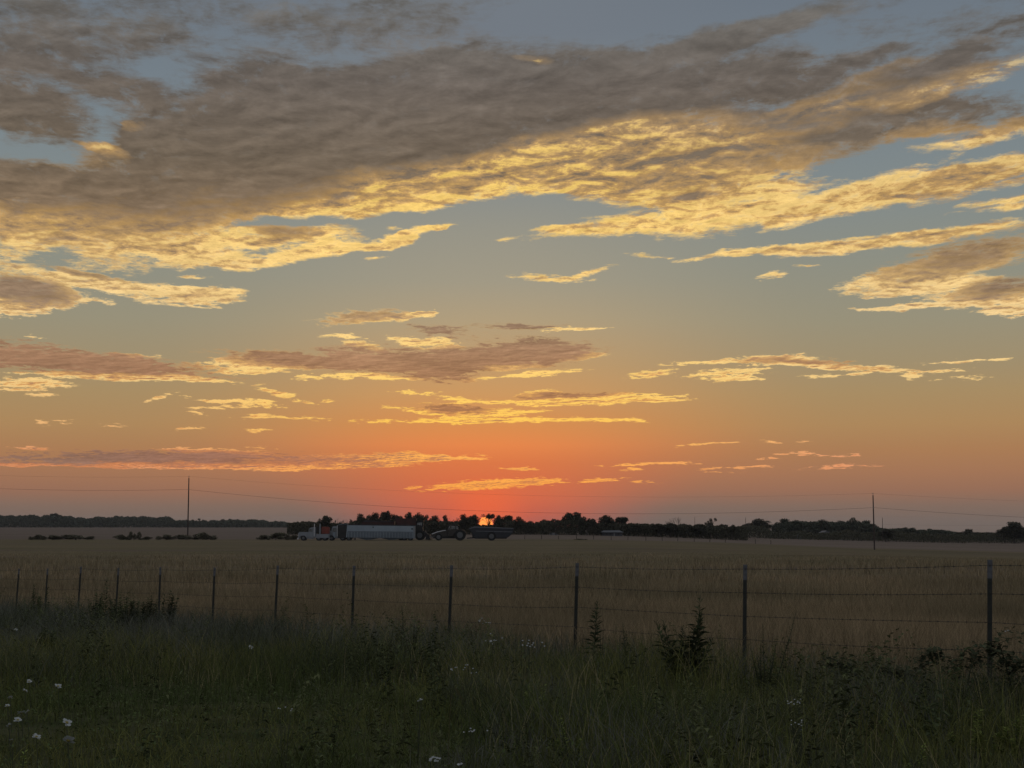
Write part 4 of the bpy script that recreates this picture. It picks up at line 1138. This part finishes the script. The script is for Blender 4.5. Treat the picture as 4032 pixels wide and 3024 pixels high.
# ------------------------------------------------------------------ far buildings
m_roof = mat('metal_roof', (.095, .096, .10), rough=.6, noise=(.4, (.08, .08, .085)))
m_wall = mat('house_wall', (.040, .040, .048), noise=(.6, (.055, .055, .06)))
m_pale = mat('pale_wall', (.17, .165, .165), noise=(.5, (.14, .14, .14)))
def house(name, px0, px1, eave, ridge, d, label, wallm, roofm, depth=8.0, gable=False, door=None, wins=()):
    x0, x1 = at(px0, HOR, d).x, at(px1, HOR, d).x; xc = (x0 + x1) / 2; g0 = min(h1(x0, d), h1(x1, d)) - .1
    o = empty(name, (xc, d, g0), label, 'building'); w = (x1 - x0) / 2
    ze = at(px0, eave, d).z - g0; zr = at(px0, ridge, d).z - g0
    if gable:
        MB().prism([(-w, 0), (w, 0), (w, ze), (0, zr - .1), (-w, ze)], 0, depth).build('wall', wallm, o)
        b = MB()
        b.prism([(-w - .3, ze - .05), (0, zr), (w + .3, ze - .05), (w + .3, ze + .12), (0, zr + .18), (-w - .3, ze + .12)], -.3, depth + .3)
        b.build('roof', roofm, o)
    else:
        MB().box(-w, w, 0, depth, 0, ze).build('wall', wallm, o)
        b = MB(); V = [(-w - .4, -.5, ze), (w + .4, -.5, ze), (w - .6, depth / 2, zr), (-w + .6, depth / 2, zr), (-w - .4, depth + .5, ze), (w + .4, depth + .5, ze)]
        b.add(V, [(0, 1, 2, 3), (3, 2, 5, 4), (0, 3, 4), (1, 5, 2), (0, 4, 5, 1)]); b.build('roof', roofm, o)
    if door: MB().box(door[0] * w, door[1] * w, -.06, -.01, 0.1, door[2] * ze).build('door', m_pale, o)
    for q in wins: MB().box(q[0] * w, q[1] * w, -.06, -.01, .4 * ze, .8 * ze).build('window', m_blk, o)
    return o
house('farmhouse', 2373, 2450, 2096, 2088, 434, 'low dark house with a pale metal roof in front of the dense domed tree', m_wall, m_roof, door=(.12, .24, .85), wins=((-.7, -.5), (-.3, -.12), (.5, .68)))
house('barn', 3242, 3270, 2099, 2091, 640, 'larger far white gabled building at the foot of the right hand wood', m_pale, m_roof, 9, True, door=(-.3, .3, .7))
house('shed', 3138, 3157, 2112, 2107, 600, 'small far pale shed low in the right hand undergrowth', m_pale, m_roof, 6, True, door=(-.3, .3, .7))
house('garage', 3300, 3322, 2106, 2101, 640, 'faint far pale outbuilding right of the larger white gabled one', m_pale, m_roof, 7, True, door=(-.4, .4, .7))
# parked car by the wood
v = Veh('parked_car', 2178, 432.0, 'small pale parked car low before the wood, left of the farmhouse', 'car')
v.part('body', [(2163, 2108), (2163, 2103), (2172, 2101.5), (2192, 2102), (2196, 2104), (2196, 2108)], -.85, .85, m_pale, bevel=.08)
v.part('cabin', [(2170, 2102.3), (2174, 2098), (2187, 2098), (2191, 2102.3)], -.75, .75, m_pale, bevel=.08)
for px in (2170, 2189):
    for s_ in (-1, 1): v.wheel(px, .32, s_ * .75 - .1, s_ * .75 + .1)

# ------------------------------------------------------------------ tall weeds and leafy sprays near the fence
m_weed = mat('weed_leaf', (.046, .058, .032), noise=(3, (.070, .084, .042)), transl=.2, attr=(.6, 1.5))
m_ylw = mat('young_leaf', (.15, .19, .05), noise=(3, (.20, .23, .07)), transl=.3, attr=(.6, 1.4))
m_vine = mat('vine_leaf', (.050, .058, .034), noise=(3, (.072, .078, .044)), transl=.15, attr=(.6, 1.5))
m_stem = mat('weed_stem', (.045, .050, .028))
def ground_at(px, d): 
    x = at(px, HOR, d).x; return Vector((x, d, h1(x, d)))
def depth_for(px, row, h):
    """distance at which something h metres above the ground shows at this row"""
    for d in np.arange(5.5, 60, .05):
        x = at(px, HOR, d).x
        if at(px, row, d).z >= h1(x, d) + h and False: pass
        if (EYE - h1(x, d) - h) / d * F + HOR <= row: return float(d)
    return 60.0
def weed(name, px, top, bot, wpx, d, label, material, kind, seed, group=None, nst=1, cat='weed'):
    """px/top/bot/wpx in photograph pixels"""
    r = random.Random(seed); rn = np.random.default_rng(seed)
    base = ground_at(px, d); H = at(px, top, d).z - base.z; wid = wpx / F * d
    o = empty(name, base, label, cat, group)
    st = MB(); LP = []; LD = []; LL = []
    for s_ in range(nst):
        a = r.uniform(0, 6.28); sx = (r.uniform(-1, 1) * wid * .42) if nst > 1 else 0
        hs = H * (1 if s_ == 0 else r.uniform(.45, .9))
        bx = sx * (.8 if kind == 'leafy' else .35); tx = sx + r.uniform(-.08, .08)
        P = [Vector((bx + (tx - bx) * t, r.uniform(-.02, .02), hs * t)) for t in np.linspace(0, 1, 7)]
        st.tube(P, [.007, .006, .006, .005, .004, .003, .002], 5)
        z_lo = .22
        m = int((105 if kind == 'spire' else 70) / (nst ** (.35 if kind == 'spire' else .15)))
        for i in range(m):
            t = z_lo + (1 - z_lo) * (i / m); t = min(t, .995)
            p = P[0].lerp(P[-1], t); p.x = bx + (tx - bx) * t
            an = i * 2.4 + r.uniform(-.3, .3)
            if kind == 'spire':
                L = wid * .55 * (math.sin(min(1, (1 - t) * 1.3 + .16) * 1.5)) * r.uniform(.35, 1.2) / (1 if nst == 1 else 2.0); up = .05 + .9 * t + r.uniform(-.45, .4)
            else:
                L = min(wid * .30, .13) * r.uniform(.6, 1.2) * (1.1 - .5 * t); up = r.uniform(.1, .9)
            LP.append(p); LD.append(Vector((math.cos(an) * math.cos(up), math.sin(an) * math.cos(up), math.sin(up)))); LL.append(L)
    st.build('stem', m_stem, o)
    V = []; fc = []; ti = []
    for p, dd, L in zip(LP, LD, LL):
        sd = dd.cross(Vector((0, 0, 1))).normalized(); w = L * (.13 if kind == 'spire' else .26)
        b = len(V); q = p + dd * L * .5; e = p + dd * L - Vector((0, 0, L * .22))
        V += [p, q - sd * w, q + sd * w, e]; fc += [b, b + 1, b + 3, b + 2]; ti += [r.random()] * 4
    link('leaves', npmesh('leaves', [tuple(v_) for v_ in V], fc, [4] * (len(fc) // 4), material, ti), o)
    return o
weed('tall_weed', 2333, 2367, 2540, 92, 19.0, 'single dark spire shaped weed standing free just right of a fence post', m_weed, 'spire', 1, 'tall dark spire weeds at the fence')
weed('tall_weed', 2686, 2337, 2560, 250, 17.0, 'largest dark weed clump, a leafy spire left of the fence post nearest the middle right', m_weed, 'spire', 2, 'tall dark spire weeds at the fence', nst=11)
weed('tall_weed', 3000, 2455, 2600, 95, 15.6, 'bunched dark weed right of the fence post, with stalks leaning over it', m_weed, 'spire', 3, 'tall dark spire weeds at the fence', nst=8)
weed('tall_weed', 2470, 2450, 2560, 46, 17.5, 'slim low weed between the single spire and the large clump', m_weed, 'spire', 4, 'tall dark spire weeds at the fence')
weed('tall_weed', 1615, 2385, 2480, 100, 21.0, 'feathery weed in front of the fence between the fourth and fifth posts from the right', m_weed, 'spire', 15, 'tall dark spire weeds at the fence', nst=4)
weed('leaning_stalk', 3030, 2390, 2560, 40, 15.6, 'thin bare seed stalk leaning right out of the bunched dark weed', m_weed, 'spire', 5).rotation_euler = (0, .25, 0)
weed('curly_dock', 400, 2278, 2400, 100, 34.0, 'ragged upright dark weed above the shrubby growth at left', m_weed, 'leafy', 6, 'dark leafy growth along the left fence row', nst=5)
weed('small_shrub', 165, 2300, 2380, 90, 40.0, 'small round dark shrub by a far fence post at the left', m_weed, 'leafy', 7, 'dark leafy growth along the left fence row', nst=6)
weed('fence_row_shrub', 560, 2322, 2420, 330, 30.0, 'broad dark shrub hiding the feet of two fence posts at left', m_weed, 'leafy', 8, 'dark leafy growth along the left fence row', nst=30)
weed('fence_row_shrub', 220, 2470, 2560, 170, 22.0, 'low dark bush in the middle of the left verge', m_weed, 'leafy', 9, 'dark leafy growth along the left fence row', nst=10)
for i, (px, top, w, d, lab) in enumerate([
    (2255, 2810, 85, 8.0, 'young yellow green leafy plant low in the centre foreground'),
    (2520, 2700, 60, 8.6, 'young upright yellow green plant, left one of a pair right of the centre'),
    (2605, 2720, 70, 8.4, 'young upright yellow green plant, right one of a pair right of the centre'),
    (2110, 2700, 90, 9.4, 'pale green leafy plant below the small white daisies'),
    (3570, 2930, 110, 7.2, 'low yellow green plant at the bottom edge, left of the big leafy patch'),
    (3790, 2790, 130, 7.4, 'tall yellow green leafy plant, left half of the patch at the lower right'),
    (3930, 2800, 150, 7.3, 'broad yellow green leafy plant, middle of the patch at the lower right'),
    (4005, 2820, 110, 7.5, 'yellow green leafy plant cut by the right edge of the view'),
    (110, 2960, 120, 7.0, 'pale green stalks at the bottom left corner among the white blossoms')]):
    d = depth_for(px, top, .34)
    weed('leafy_plant', px, top, top + 150, w, d, lab, m_ylw, 'leafy', 30 + i, 'young yellow green plants in the verge', nst=3, cat='plant')

def spray(px0, py0, px1, py1, d, label, seed, n=9, size=.065):
    """an arching woody branch with leaf clusters reaching from its root up to the given picture points"""
    r = random.Random(seed); root = ground_at(px0, d); tip = at(px1, py1, d)
    o = empty('leafy_branch', root, label, 'shrub', 'dark leafy branches by the right fence post')
    st = MB(); V = []; fc = []; ti = []
    mid = at((px0 + px1) / 2, py0, d) - root; tp = tip - root
    P = [Vector((0, 0, -.02)), mid * .5 + Vector((0, 0, .05)), mid, mid.lerp(tp, .5) + Vector((0, 0, .04)), tp]
    st.tube(P, [.009, .007, .006, .004, .002], 6)
    for k in range(n):
        t = .25 + .75 * k / n; q = P[0].lerp(P[2], min(1, t * 2)) if t < .5 else P[2].lerp(P[4], (t - .5) * 2)
        e = q + Vector((r.uniform(-.34, .34), r.uniform(-.2, .2), r.uniform(-.02, .15)))
        st.tube([q, q.lerp(e, .5) + Vector((0, 0, .02)), e], [.003, .002, .001], 4)
        for j in range(44):
            c = q.lerp(e, r.random()) + Vector((r.gauss(0, .045), r.gauss(0, .045), r.gauss(0, .022)))
            an = r.uniform(0, 6.28); up = r.gauss(-.1, .3); L = size * r.uniform(.6, 1.4)
            dd = Vector((math.cos(an) * math.cos(up), math.sin(an) * math.cos(up), math.sin(up))); sd = dd.cross(Vector((0, 0, 1))).normalized()
            b = len(V); V += [c, c + dd * L * .5 - sd * L * .24, c + dd * L * .5 + sd * L * .24, c + dd * L]; fc += [b, b + 1, b + 3, b + 2]; ti += [r.random()] * 4
    st.build('branch', m_stem, o)
    link('leaves', npmesh('leaves', [tuple(v_) for v_ in V], fc, [4] * (len(fc) // 4), m_vine, ti), o)
spray(3480, 2640, 3260, 2625, 14.0, 'long flat dark branch reaching left, lowest of the leafy branches', 1, 9)
spray(3560, 2600, 3700, 2560, 14.2, 'dark leafy branch tuft left of the nearest fence post', 2, 9)
spray(3780, 2640, 3860, 2560, 13.8, 'dark leafy branch crossing the foot of the nearest fence post', 3, 10)
spray(3980, 2580, 3920, 2520, 13.6, 'dark leafy branch rising just right of the nearest fence post', 4, 11)
spray(3930, 2640, 4040, 2600, 13.4, 'dark leafy branch running out at the right edge', 5, 11)
spray(3620, 2680, 3500, 2640, 13.6, 'dark leafy branch in the middle below the wire, between the flat one and the post', 6, 9)

# ------------------------------------------------------------------ white blossoms
m_pet = mat('white_petal', (.42, .43, .43), noise=(30, (.30, .32, .30)), transl=.2)
m_eye = mat('flower_eye', (.22, .18, .05))
def blossom_mesh(seed, n=9, R_=.5):
    r = random.Random(seed); b = MB()
    for k in range(n):
        a = 2 * math.pi * k / n + r.uniform(-.2, .2); L = R_ * r.uniform(.8, 1.1); up = r.uniform(.1, .7)
        d = Vector((math.cos(a) * math.cos(up), math.sin(a) * math.cos(up), math.sin(up))); s_ = Vector((-math.sin(a), math.cos(a), 0)) * L * .36
        b.add([Vector((0, 0, 0)), d * L * .55 - s_, d * L * .55 + s_, d * L - s_ * .5 - Vector((0, 0, .05)), d * L + s_ * .5 - Vector((0, 0, .05))], [(0, 1, 3, 4, 2)])
    return b.mesh('petals', m_pet)
PET = [blossom_mesh(s_) for s_ in range(3)]
EYE_ = MB().sphere((0, 0, .06), .16, 8, 5, (1, 1, .7)).mesh('eye', m_eye)
FL = [(115, 2684, .040, 9.6, 'white blossom, topmost and left of two in the left verge'), (228, 2703, .052, 9.4, 'white blossom right of the topmost one in the left verge'),
      (98, 2720, .040, 9.2, 'white blossom just below the topmost one at left'), (40, 2748, .034, 9.0, 'small dim white blossom at the far left, above the crowded ones'),
      (84, 2808, .052, 8.3, 'white blossom, left one of two touching at lower left'), (108, 2804, .040, 8.4, 'white blossom, right one of two touching at lower left'),
      (70, 2837, .050, 8.1, 'wide white blossom directly under the touching pair'), (262, 2847, .062, 8.0, 'ragged wide white blossom farthest right of the lower left group'),
      (143, 2903, .052, 7.6, 'white blossom near the bottom left, above the pale stalks'), (268, 2918, .070, 7.4, 'largest and brightest white blossom, lowest of the left group'),
      (45, 2914, .030, 7.6, 'small dim white blossom low at the left edge'), (36, 2856, .034, 8.0, 'thin edge on white blossom by the left edge'), (30, 2780, .034, 8.6, 'small pale white blossom at the left edge'),
      (986, 2549, .056, 13.6, 'single white blossom alone in the grass left of the centre'), (62, 2480, .05, 17.0, 'small distant white blossom high in the left verge')]
for i, (px, py, s_, d, lab) in enumerate(FL):
    dn = depth_for(px, py, .26); s_ *= (dn / d) ** .8; d = dn
    top = at(px, py, d); g0 = ground_at(px, d)
    o = empty('white_flower', (top.x, d, g0.z), lab, 'flower', 'white blossoms in the verge')
    hz_ = max(top.z - g0.z, .06)
    MB().tube([(.02, 0, 0), (.01, .01, hz_ * .5), (0, 0, hz_)], [.004, .003, .002], 5).build('stem', m_stem, o)
    p = link('petals', PET[i % 3], o, (0, 0, hz_)); p.scale = (s_, s_, s_); p.rotation_euler = (.5 + .2 * math.sin(i * 3), .3 * math.cos(i * 2), i)
    e = link('eye', EYE_, p)
def daisies(px, py, w, h, n, d, label, seed, size=.008):
    dn = depth_for(px, py, .42); size *= .8 * (dn / d) ** .7; d = dn
    r = random.Random(seed); base = ground_at(px, d)
    o = empty('daisy_plant', base, label, 'flower', 'small daisy plants in the verge')
    st = MB(); hd = MB()
    for k in range(n):
        t = at(px + r.gauss(0, .4) * w, py + r.gauss(0, .4) * h, d + r.uniform(-.08, .08)) - base; t.z = max(t.z, .05)
        st.tube([(t.x * .2, 0, 0), (t.x * .6, t.y * .5, t.z * .6), (t.x, t.y, t.z)], [.0018, .0014, .001], 4)
        for q in range(8):
            a = q * .785 + r.uniform(-.1, .1); L = size * r.uniform(.8, 1.3); dd = Vector((math.cos(a), math.sin(a) * .5, math.sin(a) * .6 + .3)) * L; sd = Vector((-math.sin(a), math.cos(a) * .5, math.cos(a) * .5)) * L * .34
            hd.add([t, t + dd * .6 - sd, t + dd, t + dd * .6 + sd], [(0, 1, 2, 3)])
    st.build('stems', m_stem, o); hd.build('flower_heads', m_pet, o)
daisies(1900, 2445, 60, 14, 9, 13.6, 'faint small daisies highest in the grass right of the middle fence post', 1, .011)
daisies(1935, 2520, 45, 28, 10, 12.8, 'small daisies below the highest faint ones', 2, .010)
daisies(2085, 2535, 60, 22, 14, 12.6, 'brightest small daisies right of the middle, under the fence wires', 3, .011)
daisies(1775, 2634, 30, 10, 6, 10.8, 'small daisies in a short row, left of a pair of bright ones', 4)
daisies(1845, 2640, 30, 22, 7, 10.7, 'pair and scatter of small bright daisies in the centre verge', 5)
daisies(1648, 2756, 34, 6, 6, 9.2, 'dim small daisies in the dark grass left of the centre', 6, .007)
daisies(1870, 2876, 50, 12, 9, 8.0, 'small daisies low in the centre foreground', 7, .007)
daisies(1705, 2988, 50, 10, 10, 7.2, 'brightest small daisies at the bottom edge left of the centre', 8, .009)
daisies(1810, 3010, 14, 6, 3, 7.1, 'tiny white heads on the very bottom edge', 9, .009)
daisies(3135, 2768, 50, 16, 12, 9.2, 'small daisies in the right foreground, upper cluster', 10, .007)
daisies(3140, 2850, 50, 26, 10, 8.6, 'small daisies in the right foreground, lower cluster', 11, .006)
daisies(1130, 2790, 46, 14, 5, 9.0, 'few tiny daisies in the dark grass left of the centre, highest', 12, .007)
daisies(3960, 2485, 18, 3, 3, 12.4, 'pale flat flower head beside the nearest fence post', 13, .012)

# ------------------------------------------------------------------ arching pale grass stalks
def stalk(px, py, d, reach, label, seed):
    d = depth_for(px, py, .55)
    base = ground_at(px, d); top = at(px, py, d) - base; r = random.Random(seed); s_ = 1 if reach > 0 else -1; L = abs(reach) / F * d
    o = empty('arching_grass', base, label, 'grass stalk', 'arching pale grass stalks')
    P = [Vector((0, 0, 0)), Vector((s_ * L * .03, 0, top.z * .55)), Vector((s_ * L * .18, 0, top.z * .9)), Vector((s_ * L * .45, 0, top.z)), Vector((s_ * L * .8, 0, top.z * .95)), Vector((s_ * L, 0, top.z * .86))]
    MB().tube(P, [.003, .0025, .002, .002, .0015, .001], 5).build('stem', m_straw, o)
    b = MB()
    for k in range(26):
        t = k / 26; q = P[3].lerp(P[5], t) + Vector((r.gauss(0, .004), r.gauss(0, .004), r.gauss(0, .006)))
        b.tube([q, q + Vector((s_ * .016, 0, -.006))], [.002, .0005], 4)
    b.build('seed_head', m_straw, o)
stalk(3370, 2700, 9.6, 60, 'arching grass stalk bending right, upper of two by the dark branches', 1)
stalk(3380, 2830, 8.4, 80, 'arching grass stalk bending right, lower of two in the right foreground', 2)
stalk(3500, 2760, 8.8, 50, 'arching grass stalk bending right, right of the lower daisies', 3)
stalk(1770, 2710, 9.8, 50, 'arching grass stalk bending right in the centre foreground', 4)
stalk(1600, 2610, 11.5, -50, 'arching grass stalk bending left, left of the centre', 5)

# ------------------------------------------------------------------ evening haze
hm = bpy.data.materials.new('haze'); hm.use_nodes = True; nt = hm.node_tree; nt.nodes.clear()
pv = nt.nodes.new('ShaderNodeVolumePrincipled'); pv.inputs['Color'].default_value = (.80, .78, .80, 1); pv.inputs['Density'].default_value = 0.00006
ou = nt.nodes.new('ShaderNodeOutputMaterial'); nt.links.new(pv.outputs[0], ou.inputs['Volume'])
b = MB().box(-5050, 5050, -5050, 5050, -40, 26)
tag(b.build('haze', hm), kind='stuff')
